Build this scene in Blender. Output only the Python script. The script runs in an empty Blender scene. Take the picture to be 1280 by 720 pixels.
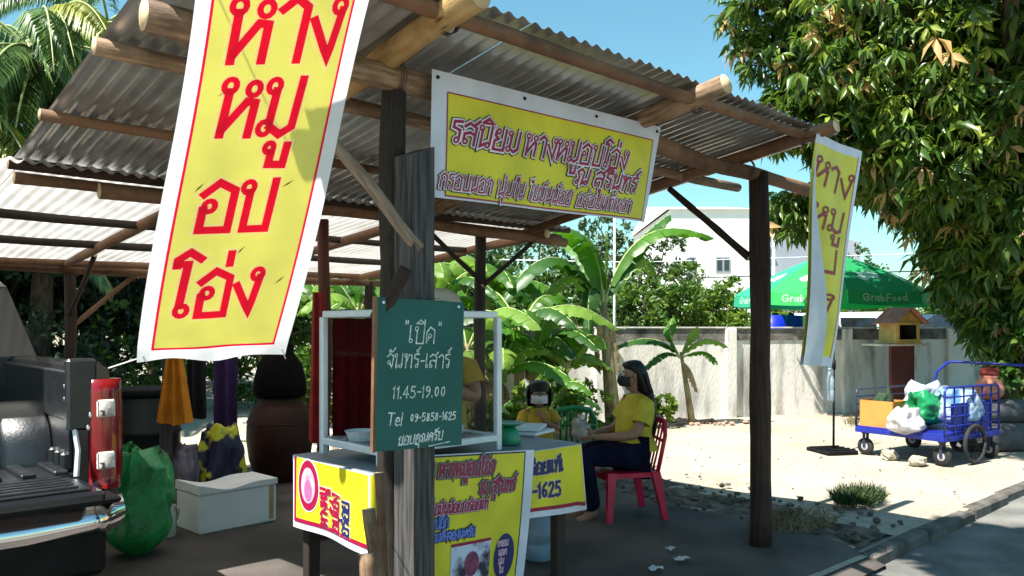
import bpy, bmesh, math, random
import numpy as np
from mathutils import Vector, Matrix
random.seed(7); RNG = np.random.default_rng(7)
PI = math.pi; R = math.radians
SC = bpy.context.scene; COL = SC.collection

# ---------------------------------------------------------------- camera, sky, sun
# world axes: +x runs along the stall front (to the right and away), +y runs back under the roof
CX, CY, CH = -0.928, -2.79, 1.5
AX = math.atan2(.678, .735); CA, SA = math.cos(AX), math.sin(AX)
FPX = 995.0; HOR = 409.0
cam = bpy.data.cameras.new('camera'); co = bpy.data.objects.new('camera', cam); COL.objects.link(co)
cam.sensor_width = 36; cam.lens = FPX / 1280 * 36; cam.shift_y = 49 / 1280; cam.clip_end = 2000; cam.clip_start = .05
co.location = (CX, CY, CH); co.rotation_euler = (PI / 2, 0, math.atan2(CA, SA) - PI / 2)
SC.camera = co
SUN = Vector((.59, -.03, -1.0)).normalized()       # direction the light travels
elev = math.asin(-SUN.z); az = math.atan2(-SUN.x, -SUN.y)
w = bpy.data.worlds.new('World'); SC.world = w; w.use_nodes = True
nt = w.node_tree; bg = nt.nodes['Background']; sky = nt.nodes.new('ShaderNodeTexSky')
sky.sky_type = 'NISHITA'; sky.sun_disc = False; sky.sun_elevation = elev; sky.sun_rotation = az
sky.air_density = 1.3; sky.dust_density = .7; sky.ozone_density = 1.0
tint = nt.nodes.new('ShaderNodeMix'); tint.data_type = 'RGBA'; tint.blend_type = 'MULTIPLY'; tint.inputs[0].default_value = 1; tint.inputs[7].default_value = (.80, 1.26, 1.22, 1)
nt.links.new(sky.outputs[0], tint.inputs[6]); nt.links.new(tint.outputs[2], bg.inputs[0]); bg.inputs[1].default_value = .058
sl = bpy.data.lights.new('sun', 'SUN'); sl.energy = 5; sl.angle = R(.5); sl.color = (1, .95, .86)
so = bpy.data.objects.new('sun', sl); COL.objects.link(so)
so.rotation_euler = (-SUN).to_track_quat('Z', 'Y').to_euler()
SC.view_settings.view_transform = 'Standard'; SC.view_settings.look = 'None'
SC.view_settings.exposure = 1.42; SC.view_settings.gamma = 1
SC.cycles.max_bounces = 8; SC.cycles.diffuse_bounces = 3; SC.cycles.transmission_bounces = 8; SC.cycles.transparent_max_bounces = 12

# ---------------------------------------------------------------- placing helpers
def cw(X, Y, z=0):                                   # metres right / ahead of the standpoint -> world
    return Vector((CX + CA * X + SA * Y, CY - SA * X + CA * Y, z))
def gp(px, py, z=0):
    d = (CH - z) * FPX / (py - HOR); return cw((px - 640) / FPX * d, d, z)
def at(px, py, d): return cw((px - 640) / FPX * d, d, CH + (HOR - py) / FPX * d)
def sx(px, t):                                       # where a sight line meets the upright plane y=t
    r = (px - 640) / FPX; dt = t - CY
    return CX + dt * (SA + r * CA) / (CA - r * SA)
def zz(py, s, t):
    d = SA * (s - CX) + CA * (t - CY); return CH + (HOR - py) / FPX * d

# ---------------------------------------------------------------- materials
MATS = {}
def mat(name, col, rough=.7, metal=0, var=.25, scale=8, bump=.15, bscale=None, col2=None, trans=0, spec=.4,
        uv=None, island=0, alpha=None, coat=0, detail=5, ramp=(.35, .65)):
    if name in MATS: return MATS[name]
    m = bpy.data.materials.new(name); m.use_nodes = True; n = m.node_tree; N = n.nodes; L = n.links
    b = N['Principled BSDF']; out = N['Material Output']
    b.inputs['Roughness'].default_value = rough; b.inputs['Metallic'].default_value = metal
    b.inputs['Specular IOR Level'].default_value = spec
    if coat: b.inputs['Coat Weight'].default_value = coat; b.inputs['Coat Roughness'].default_value = .08
    tc = N.new('ShaderNodeTexCoord'); mp = N.new('ShaderNodeMapping')
    L.new(tc.outputs['UV' if uv else 'Object'], mp.inputs[0])
    if uv: mp.inputs['Scale'].default_value = (uv[0], uv[1], 1)
    no = N.new('ShaderNodeTexNoise'); no.inputs['Scale'].default_value = scale; no.inputs['Detail'].default_value = detail
    L.new(mp.outputs[0], no.inputs[0])
    cr = N.new('ShaderNodeValToRGB'); L.new(no.outputs[0], cr.inputs[0])
    c2 = col2 or tuple(max(0, c * (1 - var)) for c in col)
    c1 = col if col2 else tuple(min(1, c * (1 + var * .5)) for c in col)
    cr.color_ramp.elements[0].position = ramp[0]; cr.color_ramp.elements[0].color = (*c2, 1)
    cr.color_ramp.elements[1].position = ramp[1]; cr.color_ramp.elements[1].color = (*c1, 1)
    cs = cr.outputs[0]
    if island:
        g = N.new('ShaderNodeNewGeometry'); hs = N.new('ShaderNodeHueSaturation')
        mr = N.new('ShaderNodeMapRange'); mr.inputs['To Min'].default_value = 1 - island; mr.inputs['To Max'].default_value = 1 + island
        L.new(g.outputs['Random Per Island'], mr.inputs[0]); L.new(mr.outputs[0], hs.inputs['Value'])
        m2 = N.new('ShaderNodeMapRange'); m2.inputs['To Min'].default_value = .5 + island * .07; m2.inputs['To Max'].default_value = .5 - island * .07
        L.new(g.outputs['Random Per Island'], m2.inputs[0]); L.new(m2.outputs[0], hs.inputs['Hue'])
        L.new(cs, hs.inputs['Color']); cs = hs.outputs[0]
    if uv and 'wood' in name or 'bark' in name:
        vm = N.new('ShaderNodeMapping'); vm.inputs['Scale'].default_value = (3, 2.6, 1); L.new(tc.outputs['UV'], vm.inputs[0])
        vo = N.new('ShaderNodeTexVoronoi'); vo.inputs['Scale'].default_value = 1.6; L.new(vm.outputs[0], vo.inputs[0])
        kr = N.new('ShaderNodeValToRGB'); kr.color_ramp.elements[0].position = .04; kr.color_ramp.elements[0].color = (.18, .14, .12, 1); kr.color_ramp.elements[1].position = .16; kr.color_ramp.elements[1].color = (1, 1, 1, 1)
        L.new(vo.outputs['Distance'], kr.inputs[0])
        n2 = N.new('ShaderNodeTexNoise'); n2.inputs['Scale'].default_value = 1.7; n2.inputs['Detail'].default_value = 8; n2.inputs['Roughness'].default_value = .7; L.new(tc.outputs['Object'], n2.inputs[0])
        k2 = N.new('ShaderNodeValToRGB'); k2.color_ramp.elements[0].position = .36; k2.color_ramp.elements[0].color = (.38, .34, .32, 1); k2.color_ramp.elements[1].position = .56; k2.color_ramp.elements[1].color = (1, 1, 1, 1); L.new(n2.outputs[0], k2.inputs[0])
        for src in (kr, k2):
            mm = N.new('ShaderNodeMix'); mm.data_type = 'RGBA'; mm.blend_type = 'MULTIPLY'; mm.inputs[0].default_value = 1; L.new(cs, mm.inputs[6]); L.new(src.outputs[0], mm.inputs[7]); cs = mm.outputs[2]
    L.new(cs, b.inputs['Base Color'])
    if bump:
        nb = N.new('ShaderNodeTexNoise'); nb.inputs['Scale'].default_value = bscale or scale * 3; nb.inputs['Detail'].default_value = 6
        L.new(mp.outputs[0], nb.inputs[0]); bp = N.new('ShaderNodeBump'); bp.inputs['Strength'].default_value = bump
        bp.inputs['Distance'].default_value = .02
        L.new(nb.outputs[0], bp.inputs['Height']); L.new(bp.outputs[0], b.inputs['Normal'])
    if trans:
        tr = N.new('ShaderNodeBsdfTranslucent'); mx = N.new('ShaderNodeMixShader'); mx.inputs[0].default_value = trans
        hs = N.new('ShaderNodeHueSaturation'); hs.inputs['Saturation'].default_value = 1.1; hs.inputs['Value'].default_value = 1.3
        L.new(cs, hs.inputs['Color']); L.new(hs.outputs[0], tr.inputs['Color'])
        L.new(b.outputs[0], mx.inputs[1]); L.new(tr.outputs[0], mx.inputs[2]); L.new(mx.outputs[0], out.inputs[0])
    if alpha is not None:
        tp = N.new('ShaderNodeBsdfTransparent'); mx = N.new('ShaderNodeMixShader'); mx.inputs[0].default_value = alpha
        L.new(tp.outputs[0], mx.inputs[1]); L.new(b.outputs[0], mx.inputs[2]); L.new(mx.outputs[0], out.inputs[0])
    MATS[name] = m; return m

wood_pink = mat('peeled_pole_wood', (.22, .12, .072), .75, scale=3, uv=(5, 2), col2=(.20, .095, .045), bump=.3, bscale=14)
wood_pale = mat('pale_pole_wood', (.38, .25, .155), .75, scale=3, uv=(5, 2), col2=(.17, .095, .055), bump=.25, bscale=14)
wood_gold = mat('golden_pole_wood', (.44, .29, .13), .7, scale=3, uv=(4, 2), col2=(.36, .2, .07), bump=.2, bscale=14)
wood_dark = mat('dark_weathered_wood', (.05, .034, .026), .8, scale=4, uv=(7, .8), col2=(.025, .018, .014), bump=.5, bscale=12)
wood_brown = mat('brown_post_wood', (.065, .030, .019), .75, scale=4, uv=(7, .8), col2=(.022, .010, .007), bump=.4, bscale=12)
wood_gray = mat('grey_weathered_timber', (.10, .092, .09), .85, scale=5, uv=(5, .6), col2=(.022, .02, .022), bump=.5, bscale=14)
wood_cut = mat('cut_wood', (.62, .45, .27), .7, scale=12)
steel = mat('corrugated_steel', (.74, .74, .74), .30, .75, scale=2.2, col2=(.40, .39, .38), bump=.06, bscale=30)
alu = mat('aluminium_frame', (.70, .74, .80), .4, .25, var=.1, bump=.03)
black_pl = mat('black_plastic', (.008, .008, .009), .6, var=.3, bump=.1, spec=.12)
black_paint = mat('black_paint', (.012, .013, .018), .22, coat=.6, var=.1, bump=.0)
liner = mat('bed_liner', (.014, .016, .020), .33, .1, var=.3, scale=20, bump=.1, bscale=80, spec=.7)
chrome = mat('chrome', (.75, .76, .78), .1, 1, var=.05, bump=.02, bscale=4)
red_lens = mat('red_lens', (.20, .005, .008), .15, var=.2, coat=.7, bump=.02)
pale_sheet = mat('pale_roof_sheet', (.66, .64, .61), .45, .2, scale=2.2, col2=(.48, .45, .42), bump=.06, bscale=30, trans=.42)
clear_lens = mat('clear_lens', (.72, .68, .66), .15, var=.3, scale=40, coat=.7, bump=.1)
rubber = mat('rubber', (.02, .02, .02), .8, bump=.2)
white_vinyl = mat('white_vinyl', (.80, .79, .82), .45, var=.07, trans=.45, scale=5, bump=.45, bscale=3.2)
yellow_v = mat('yellow_vinyl', (.86, .80, .22), .45, var=.10, trans=.45, scale=4, bump=.45, bscale=3.2)
red_v = mat('red_print', (.86, .02, .10), .5, var=.06, trans=.68, bump=.0)
white_print = mat('white_print', (.92, .86, .88), .5, var=.03, trans=.72, bump=0)
yellow_p = mat('yellow_plain_print', (.66, .58, .02), .42, var=.16, scale=4, bump=.4, bscale=3.5)
white_p = mat('white_plain_vinyl', (.62, .62, .72), .42, var=.14, scale=4, bump=.4, bscale=3.5)
maroon = mat('maroon_print', (.30, .004, .045), .5, var=.1, bump=0)
navy_p = mat('navy_print', (.015, .02, .12), .5, var=.1, bump=0)
black_p = mat('black_print', (.02, .015, .03), .5, var=.1, bump=0)
pink_p = mat('pink_print', (.75, .45, .6), .5, var=.1, bump=0)
board_green = mat('chalkboard_green', (.006, .075, .062), .6, scale=3, col2=(.012, .10, .085), bump=.05)
chalk = mat('chalk', (.62, .68, .66), .9, var=.4, scale=60, bump=0)
MATS_done = True

# ---------------------------------------------------------------- mesh builder
class MB:
    def __init__(s): s.v = []; s.f = []; s.mi = []; s.uv = []
    def add(s, vs, fs, mi=0, uvs=None):
        b = len(s.v); s.v.extend([tuple(x) for x in vs])
        for k, f in enumerate(fs):
            s.f.append(tuple(b + i for i in f)); s.mi.append(mi)
            s.uv.append(uvs[k] if uvs else None)
        return s
    def box(s, c, size, rot=None, mi=0, taper=1.0, bev=0):
        hx, hy, hz = size[0] / 2, size[1] / 2, size[2] / 2; c = Vector(c)
        if bev:                                        # chamfered box
            b = min(bev, hx * .9, hy * .9, hz * .9); vs = []; key = {}
            for sxn in (-1, 1):
                for syn in (-1, 1):
                    for szn in (-1, 1):
                        tp = taper if szn > 0 else 1
                        for a in range(3):
                            h = [hx * tp - b, hy * tp - b, hz - b]; h[a] += b
                            p = Vector((sxn * h[0], syn * h[1], szn * h[2])); key[(sxn, syn, szn, a)] = len(vs)
                            vs.append((rot @ p if rot else p) + c)
            fs = []
            S_ = (-1, 1)
            def K(x, y, z, a): return key[(x, y, z, a)]
            for q in S_:
                fs.append((K(q, -1, -1, 0), K(q, 1, -1, 0), K(q, 1, 1, 0), K(q, -1, 1, 0)))
                fs.append((K(-1, q, -1, 1), K(1, q, -1, 1), K(1, q, 1, 1), K(-1, q, 1, 1)))
                fs.append((K(-1, -1, q, 2), K(1, -1, q, 2), K(1, 1, q, 2), K(-1, 1, q, 2)))
                for r in S_:
                    fs.append((K(q, r, -1, 0), K(q, r, 1, 0), K(q, r, 1, 1), K(q, r, -1, 1)))
                    fs.append((K(q, -1, r, 0), K(q, 1, r, 0), K(q, 1, r, 2), K(q, -1, r, 2)))
                    fs.append((K(-1, q, r, 1), K(1, q, r, 1), K(1, q, r, 2), K(-1, q, r, 2)))
                    for u in S_: fs.append((K(q, r, u, 0), K(q, r, u, 1), K(q, r, u, 2)))
            return s.add(vs, fs, mi)
        vs = []
        for z in (-hz, hz):
            tp = taper if z > 0 else 1
            for x, y in ((-hx, -hy), (hx, -hy), (hx, hy), (-hx, hy)):
                p = Vector((x * tp, y * tp, z)); vs.append((rot @ p if rot else p) + c)
        return s.add(vs, [(0, 3, 2, 1), (4, 5, 6, 7), (0, 1, 5, 4), (1, 2, 6, 5), (2, 3, 7, 6), (3, 0, 4, 7)], mi)
    def tube(s, pts, rad, n=8, mi=0, caps=True, capmi=None, rough=0, flat=1.0):
        pts = [Vector(p) for p in pts]
        if not isinstance(rad, (list, tuple)): rad = [rad] * len(pts)
        ref = None; vs = []; L = 0; Ls = []
        ph = [random.uniform(0, 6.28) for _ in range(4)]
        for i, p in enumerate(pts):
            d = (pts[min(i + 1, len(pts) - 1)] - pts[max(i - 1, 0)]).normalized()
            if ref is None:
                ref = Vector((0, 0, 1)) if abs(d.z) < .9 else Vector((1, 0, 0))
            a = d.cross(ref)
            if a.length < 1e-4: a = d.cross(Vector((.3, 1, .2)))
            a.normalize(); b = a.cross(d).normalized(); ref = b
            if i: L += (p - pts[i - 1]).length
            Ls.append(L)
            for k in range(n):
                an = 2 * PI * k / n
                rr = rad[i] * (1 + rough * (math.sin(2 * an + ph[0]) * .5 + math.sin(3 * an + ph[1] + i * .4) * .4 + math.sin(L * 9 + ph[2] + an) * .4))
                vs.append(p + (a * math.cos(an) + b * math.sin(an) * flat) * rr)
        fs = []; uvs = []
        for i in range(len(pts) - 1):
            for k in range(n):
                k2 = (k + 1) % n
                fs.append((i * n + k, i * n + k2, (i + 1) * n + k2, (i + 1) * n + k))
                u0, u1 = k / n, (k + 1) / n
                uvs.append(((u0, Ls[i]), (u1, Ls[i]), (u1, Ls[i + 1]), (u0, Ls[i + 1])))
        s.add(vs, fs, mi, uvs)
        if caps:
            b0 = len(s.v) - len(vs)
            s.f.append(tuple(b0 + k for k in reversed(range(n)))); s.f.append(tuple(len(s.v) - n + k for k in range(n)))
            c = mi if capmi is None else capmi
            s.mi += [c, c]; s.uv += [None, None]
        return s
    def lathe(s, prof, c=(0, 0, 0), n=20, mi=0, sy=1.0, wob=0):
        c = Vector(c); vs = []
        for r, z in prof:
            for k in range(n):
                a = 2 * PI * k / n; rr = r * (1 + wob * math.sin(3 * a + z * 9))
                vs.append(c + Vector((rr * math.cos(a), rr * sy * math.sin(a), z)))
        fs = [(i * n + k, i * n + (k + 1) % n, (i + 1) * n + (k + 1) % n, (i + 1) * n + k) for i in range(len(prof) - 1) for k in range(n)]
        s.add(vs, fs, mi)
        b0 = len(s.v) - len(vs)
        if prof[0][0] > 1e-3: s.f.append(tuple(b0 + k for k in reversed(range(n)))); s.mi.append(mi); s.uv.append(None)
        if prof[-1][0] > 1e-3: s.f.append(tuple(len(s.v) - n + k for k in range(n))); s.mi.append(mi); s.uv.append(None)
        return s
    def blob(s, c, r, n=14, m=9, noise=.15, mi=0, fr=3.0, seed=0):
        c = Vector(c); vs = []; rx, ry, rz = r
        from mathutils import noise as NZ
        for i in range(m + 1):
            th = PI * i / m
            for k in range(n):
                ph = 2 * PI * k / n; d = Vector((math.sin(th) * math.cos(ph), math.sin(th) * math.sin(ph), math.cos(th)))
                q = 1 + noise * NZ.noise(d * fr + Vector((seed * 7.3, 0, 0))) * 2
                vs.append(c + Vector((d.x * rx * q, d.y * ry * q, d.z * rz * q)))
        fs = [(i * n + k, (i + 1) * n + k, (i + 1) * n + (k + 1) % n, i * n + (k + 1) % n) for i in range(m) for k in range(n)]
        return s.add(vs, fs, mi)
    def grid(s, fn, nu, nv, mi=0):
        vs = [fn(i / nu, j / nv) for j in range(nv + 1) for i in range(nu + 1)]
        fs = []; uvs = []
        for j in range(nv):
            for i in range(nu):
                a = j * (nu + 1) + i; fs.append((a, a + 1, a + nu + 2, a + nu + 1))
                uvs.append(((i / nu, j / nv), ((i + 1) / nu, j / nv), ((i + 1) / nu, (j + 1) / nv), (i / nu, (j + 1) / nv)))
        return s.add(vs, fs, mi, uvs)
    def build(s, name, mats, root=None, smooth=False, kind=None, loc=None):
        me = bpy.data.meshes.new(name)
        off = root_loc(root) if root else (loc or Vector((0, 0, 0)))
        vs = [(v[0] - off[0], v[1] - off[1], v[2] - off[2]) for v in s.v] if off.length else s.v
        me.from_pydata(vs, [], s.f)
        for m in (mats if isinstance(mats, (list, tuple)) else [mats]): me.materials.append(m)
        me.polygons.foreach_set('material_index', s.mi)
        if smooth: me.polygons.foreach_set('use_smooth', [True] * len(me.polygons))
        if any(u for u in s.uv):
            ul = me.uv_layers.new(name='UVMap'); dat = []
            for p, u in zip(me.polygons, s.uv):
                if u: [dat.extend(q) for q in u]
                else: dat.extend([0, 0] * p.loop_total)
            ul.data.foreach_set('uv', dat)
        me.update()
        o = bpy.data.objects.new(name, me); COL.objects.link(o)
        if root: o.parent = root
        elif loc: o.location = loc
        if kind: o['kind'] = kind
        return o
def root_loc(o):
    v = Vector(o.location)
    while o.parent: o = o.parent; v += o.location
    return v
def tag(o, label, cat, group=None, kind=None):
    if kind: o['kind'] = kind
    if label: o['label'] = label
    if cat: o['category'] = cat
    if group: o['group'] = group
    return o
def thing(name, loc, label, cat, group=None):
    o = bpy.data.objects.new(name, None); COL.objects.link(o); o.location = loc; o.empty_display_size = .1
    return tag(o, label, cat, group)
def dup(root, loc=None, rz=None, label=None, sc=None):
    r = root.copy(); COL.objects.link(r)
    for ch in list(root.children):
        c = ch.copy(); COL.objects.link(c); c.parent = r
        for g in ch.children:
            d = g.copy(); COL.objects.link(d); d.parent = c
    if loc is not None: r.location = loc
    if rz is not None: r.rotation_euler = (0, 0, rz)
    if sc: r.scale = (sc, sc, sc)
    if label: r['label'] = label
    return r
def sharelink(name, me, root, loc, rot=(0, 0, 0), sc=(1, 1, 1)):
    o = bpy.data.objects.new(name, me); COL.objects.link(o); o.parent = root
    o.location = Vector(loc) - root_loc(root); o.rotation_euler = rot; o.scale = sc; return o
from mathutils import noise as _nz
def NZ_(x): return _nz.noise(Vector((x, x * .37, 1.7)))
def log(name, p0, p1, r0, r1, m, root, bend=.015, n=14, rough=.10, seg=16, cut=True, shape=None):
    p0, p1 = Vector(p0), Vector(p1); mb = MB(); L = (p1 - p0).length
    ax = Vector((random.uniform(-1, 1), random.uniform(-1, 1), random.uniform(-1, 1))) * bend * L
    ph = random.uniform(0, 6)
    pts = []; rr = []
    for i in range(seg + 1):
        k = i / seg
        pts.append(p0.lerp(p1, k) + ax * math.sin(PI * k) + ax * .6 * math.sin(PI * 3 * k + ph) * math.sin(PI * k))
        rr.append((r0 + (r1 - r0) * k) * (1 + .05 * math.sin(k * 17 + ph) + .06 * NZ_(k * 9 + ph)))
    mb.tube(pts, rr, n, 0, True, 1 if cut else 0, rough)
    return mb.build(name, [m, wood_cut], root, True)
def flat_after(o):  # caps stay flat
    pass

# ---------------------------------------------------------------- stroke lettering (Thai and Latin)
# each sign: (advance, [strokes]); a stroke is a polyline, or ('o', cx, cy, r) for a ring
G = {
 'ห': (.84, [('o', .13, .87, .105), [(.14, .78), (.14, 0)], [(.16, .1), (.52, .6), (.68, .58), (.68, 0)], ('o', .6, .82, .105)]),
 'า': (.6, [[(.04, .8), (.26, .98), (.48, .84), (.48, 0)]]),
 'ง': (.66, [('o', .5, .86, .105), [(.57, .8), (.47, .02), (.05, .64)]]),
 'ม': (.86, [('o', .15, .87, .105), [(.22, .8), (.22, .24)], ('o', .14, .13, .105), [(.24, .16), (.48, .02), (.7, .16), (.7, 1)]]),
 'ู': (0, [('o', -.50, -.22, .08), [(-.44, -.29), (-.44, -.52), (-.14, -.52), (-.14, -.16)]]),
 'อ': (.82, [[(.06, .74), (.34, .98), (.68, .82), (.68, 0), (.1, 0), (.1, .44)], ('o', .22, .5, .1)]),
 'บ': (.84, [('o', .14, .87, .105), [(.19, .78), (.19, 0), (.7, 0), (.7, 1)]]),
 'ป': (.84, [('o', .14, .87, .105), [(.19, .78), (.19, 0), (.7, 0), (.7, 1.42)]]),
 'โ': (.52, [[(.02, 1.12), (.02, 1.26), (.25, 1.42), (.5, 1.26)], [(.02, 1.16), (.24, 1.16), (.2, .22)], ('o', .26, .12, .11)]),
 '่': (0, [[(-.22, 1.12), (-.22, 1.36)]]),
 '้': (0, [('o', -.4, 1.24, .06), [(-.34, 1.24), (-.3, 1.14), (-.1, 1.2), (-.04, 1.42)]]),
 'ร': (.62, [('o', .36, .12, .105), [(.46, .16), (.46, .58), (.1, .68), (.1, .94), (.5, .98)]]),
 'ส': (.84, [[(.06, .8), (.3, .98), (.68, .8), (.68, 0)], ('o', .2, .13, .1), [(.1, .2), (.1, .46), (.38, .56), (.66, .46)], [(.58, .94), (.8, 1.14)]]),
 'น': (.84, [('o', .13, .87, .105), [(.19, .8), (.19, .02), (.5, .2)], ('o', .58, .12, .105), [(.69, .14), (.69, 1)]]),
 'ิ': (0, [[(-.7, 1.12), (-.42, 1.34), (-.12, 1.14), (-.66, 1.12)]]),
 'ี': (0, [[(-.7, 1.12), (-.42, 1.34), (-.14, 1.14), (-.66, 1.12)], [(-.12, 1.12), (-.12, 1.46)]]),
 'ย': (.82, [('o', .24, .86, .1), [(.13, .86), (.1, .66), (.3, .52), (.1, .4), (.1, 0), (.68, 0), (.68, 1)]]),
 'ณ': (1.14, [('o', .17, .12, .1), [(.26, .16), (.26, .46), (.08, .76), (.32, .98), (.54, .8), (.54, .02), (.76, .2)], ('o', .85, .12, .1), [(.96, .14), (.96, 1)]]),
 'ุ': (0, [('o', -.22, -.24, .08), [(-.14, -.24), (-.14, -.58)]]),
 'ท': (.84, [('o', .13, .87, .105), [(.19, .8), (.19, 0)], [(.21, .4), (.42, .92), (.64, .9), (.69, .74), (.69, 0)]]),
 '์': (0, [('o', -.3, 1.2, .08), [(-.24, 1.28), (-.06, 1.48)]]),
 'ก': (.78, [[(.1, 0), (.1, .5), (.22, .6), (.06, .76), (.34, .98), (.64, .8), (.64, 0)]]),
 'ใ': (.5, [('o', .14, 1.2, .08), [(.05, 1.2), (.1, 1.4), (.3, 1.42), (.32, 1.2), (.26, 1.08), (.26, .22)], ('o', .33, .12, .1)]),
 'ไ': (.5, [[(.0, 1.42), (.06, 1.24), (.26, 1.38), (.28, 1.2), (.26, .22)], ('o', .33, .12, .1)]),
 'ข': (.8, [('o', .26, .87, .095), [(.17, .84), (.1, .68), (.26, .56), (.2, .4), (.2, 0), (.66, 0), (.66, 1)]]),
 'ั': (0, [('o', -.46, 1.2, .08), [(-.38, 1.16), (-.22, 1.16), (-.04, 1.4)]]),
 'แ': (.72, [('o', .17, .12, .1), [(.09, .16), (.09, 1)], ('o', .5, .12, .1), [(.42, .16), (.42, 1)]]),
 'เ': (.38, [('o', .17, .12, .1), [(.09, .16), (.09, 1)]]),
 'จ': (.72, [[(.05, .78), (.28, .98), (.58, .8), (.5, 0), (.32, .3)], ('o', .22, .38, .1)]),
 'ด': (.8, [('o', .34, .46, .1), [(.28, .36), (.1, 0), (.08, .66), (.32, .98), (.66, .8), (.66, 0)]]),
 'ค': (.8, [('o', .38, .56, .1), [(.3, .48), (.12, 0), (.08, .66), (.32, .98), (.66, .8), (.66, 0)]]),
 'ะ': (.4, [('o', .1, .2, .07), [(.16, .2), (.34, .34)], ('o', .1, .66, .07), [(.16, .66), (.34, .8)]]),
 '0': (.66, [('e', .28, .5, .2, .46)]), '1': (.4, [[(.06, .8), (.2, 1), (.2, 0)]]),
 '2': (.66, [[(.06, .8), (.14, .97), (.4, .97), (.48, .74), (.06, .02), (.52, .02)]]),
 '4': (.7, [[(.4, 0), (.4, 1), (.04, .32), (.56, .32)]]),
 '5': (.66, [[(.48, .98), (.12, .98), (.1, .58), (.36, .6), (.5, .4), (.46, .1), (.24, 0), (.04, .1)]]),
 '6': (.66, [('e', .28, .28, .2, .26), [(.08, .34), (.16, .74), (.42, 1)]]),
 '8': (.66, [('e', .28, .74, .17, .22), ('e', .28, .26, .21, .25)]),
 '9': (.66, [('e', .28, .72, .2, .25), [(.49, .7), (.44, .3), (.2, 0)]]),
 '-': (.5, [[(.08, .5), (.4, .5)]]), '.': (.28, [[(.1, 0), (.1, .1)]]), ',': (.28, [[(.1, .06), (.06, -.1)]]),
 '"': (.36, [[(.1, 1.1), (.1, 1.3)], [(.24, 1.1), (.24, 1.3)]]), ' ': (.5, []),
 'T': (.66, [[(.02, .98), (.6, .98)], [(.3, .95), (.3, 0)]]), 'e': (.56, [[(.06, .34), (.44, .36), (.4, .6), (.2, .64), (.06, .4), (.1, .1), (.28, 0), (.46, .1)]]),
 'l': (.26, [[(.1, 1), (.1, 0)]]),
 'G': (.86, [[(.68, .82), (.5, .97), (.26, .95), (.08, .7), (.08, .3), (.26, .04), (.52, .02), (.7, .2), (.7, .46), (.42, .46)]]),
 'r': (.42, [[(.1, .66), (.1, 0)], [(.11, .45), (.22, .62), (.38, .64)]]), 'a': (.66, [('e', .26, .32, .2, .29), [(.5, .66), (.5, 0)]]),
 'b': (.66, [('e', .32, .32, .2, .29), [(.08, 1), (.08, 0)]]), 'F': (.64, [[(.58, .97), (.1, .97), (.1, 0)], [(.12, .5), (.5, .5)]]),
 'o': (.62, [('e', .28, .32, .2, .29)]), 'd': (.66, [('e', .26, .32, .2, .29), [(.5, 1), (.5, 0)]]),
}
def twidth(t, size, sp=1.0): return sum(G.get(c, (.5, []))[0] for c in t) * size * sp
KEEP = [None]
def lettering(surf, items, wid, z, step=.03, mb=None, rnd=0):
    """items: (text, u, v, size, slant, squeeze, rot) in metres on the sheet; surf(u, v, lift) -> point"""
    mb = mb or MB(); zoff = [z]
    def ribbon(pts, closed, hw):
        if closed: hw = hw * .68
        q = []
        n = len(pts)
        for i in range(n if closed else n - 1):
            a, b = Vector(pts[i]), Vector(pts[(i + 1) % n]); k = max(1, int((b - a).length / step))
            for j in range(k): q.append(a.lerp(b, j / k))
        if not closed: q.append(Vector(pts[-1]))
        n = len(q); Ls, Rs = [], []
        if not closed and n > 1:
            q[0] = q[0] - (q[1] - q[0]).normalized() * hw * .8; q[-1] = q[-1] + (q[-1] - q[-2]).normalized() * hw * .8
        for i in range(n):
            if closed: d0 = (q[i] - q[i - 1]).normalized(); d1 = (q[(i + 1) % n] - q[i]).normalized()
            else:
                d0 = (q[i] - q[max(i - 1, 0)]); d1 = (q[min(i + 1, n - 1)] - q[i])
                if d0.length < 1e-9: d0 = d1
                if d1.length < 1e-9: d1 = d0
                d0 = d0.normalized(); d1 = d1.normalized()
            m = Vector((-(d0.y + d1.y), d0.x + d1.x)); nn = Vector((-d0.y, d0.x))
            if m.length < 1e-6: m = nn
            m.normalize(); c = max(.45, m.dot(nn)); o = m * hw / c
            Ls.append(q[i] + o); Rs.append(q[i] - o)
        vs = [surf(p.x, p.y, zoff[0]) for p in Ls] + [surf(p.x, p.y, zoff[0]) for p in Rs]
        fs = [(i, (i + 1) % n, n + (i + 1) % n, n + i) for i in range(n if closed else n - 1) if KEEP[0] is None or (KEEP[0](q[i]) and KEEP[0](q[(i + 1) % n]))]
        mb.add(vs, fs); zoff[0] += .00006
    for it in items:
        t, u0, v0, size = it[:4]; sl_ = it[4] if len(it) > 4 else 0; sq = it[5] if len(it) > 5 else 1; rot = it[6] if len(it) > 6 else 0
        cr_, sr_ = math.cos(rot), math.sin(rot); pen = 0
        for c in t:
            adv, st = G.get(c, (.5, []))
            j = (random.uniform(-rnd, rnd), random.uniform(-rnd, rnd))
            def T(x, y):
                X = (pen + x + sl_ * y + j[0]) * size * sq; Y = (y + j[1]) * size
                return (u0 + X * cr_ - Y * sr_, v0 + X * sr_ + Y * cr_)
            for s_ in st:
                if s_[0] == 'o' or s_[0] == 'e':
                    rx, ry = (s_[3], s_[3]) if s_[0] == 'o' else (s_[3], s_[4])
                    n = 12
                    rf = 1.12 if s_[0] == 'o' else .85; ribbon([T(s_[1] + rx * rf * math.cos(2 * PI * k / n), s_[2] + ry * rf * math.sin(2 * PI * k / n)) for k in range(n)], True, wid / 2 * (1 if s_[0] == 'o' else 1.4))
                else: ribbon([T(*p) for p in s_], False, wid / 2)
            pen += adv
    return mb
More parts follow.
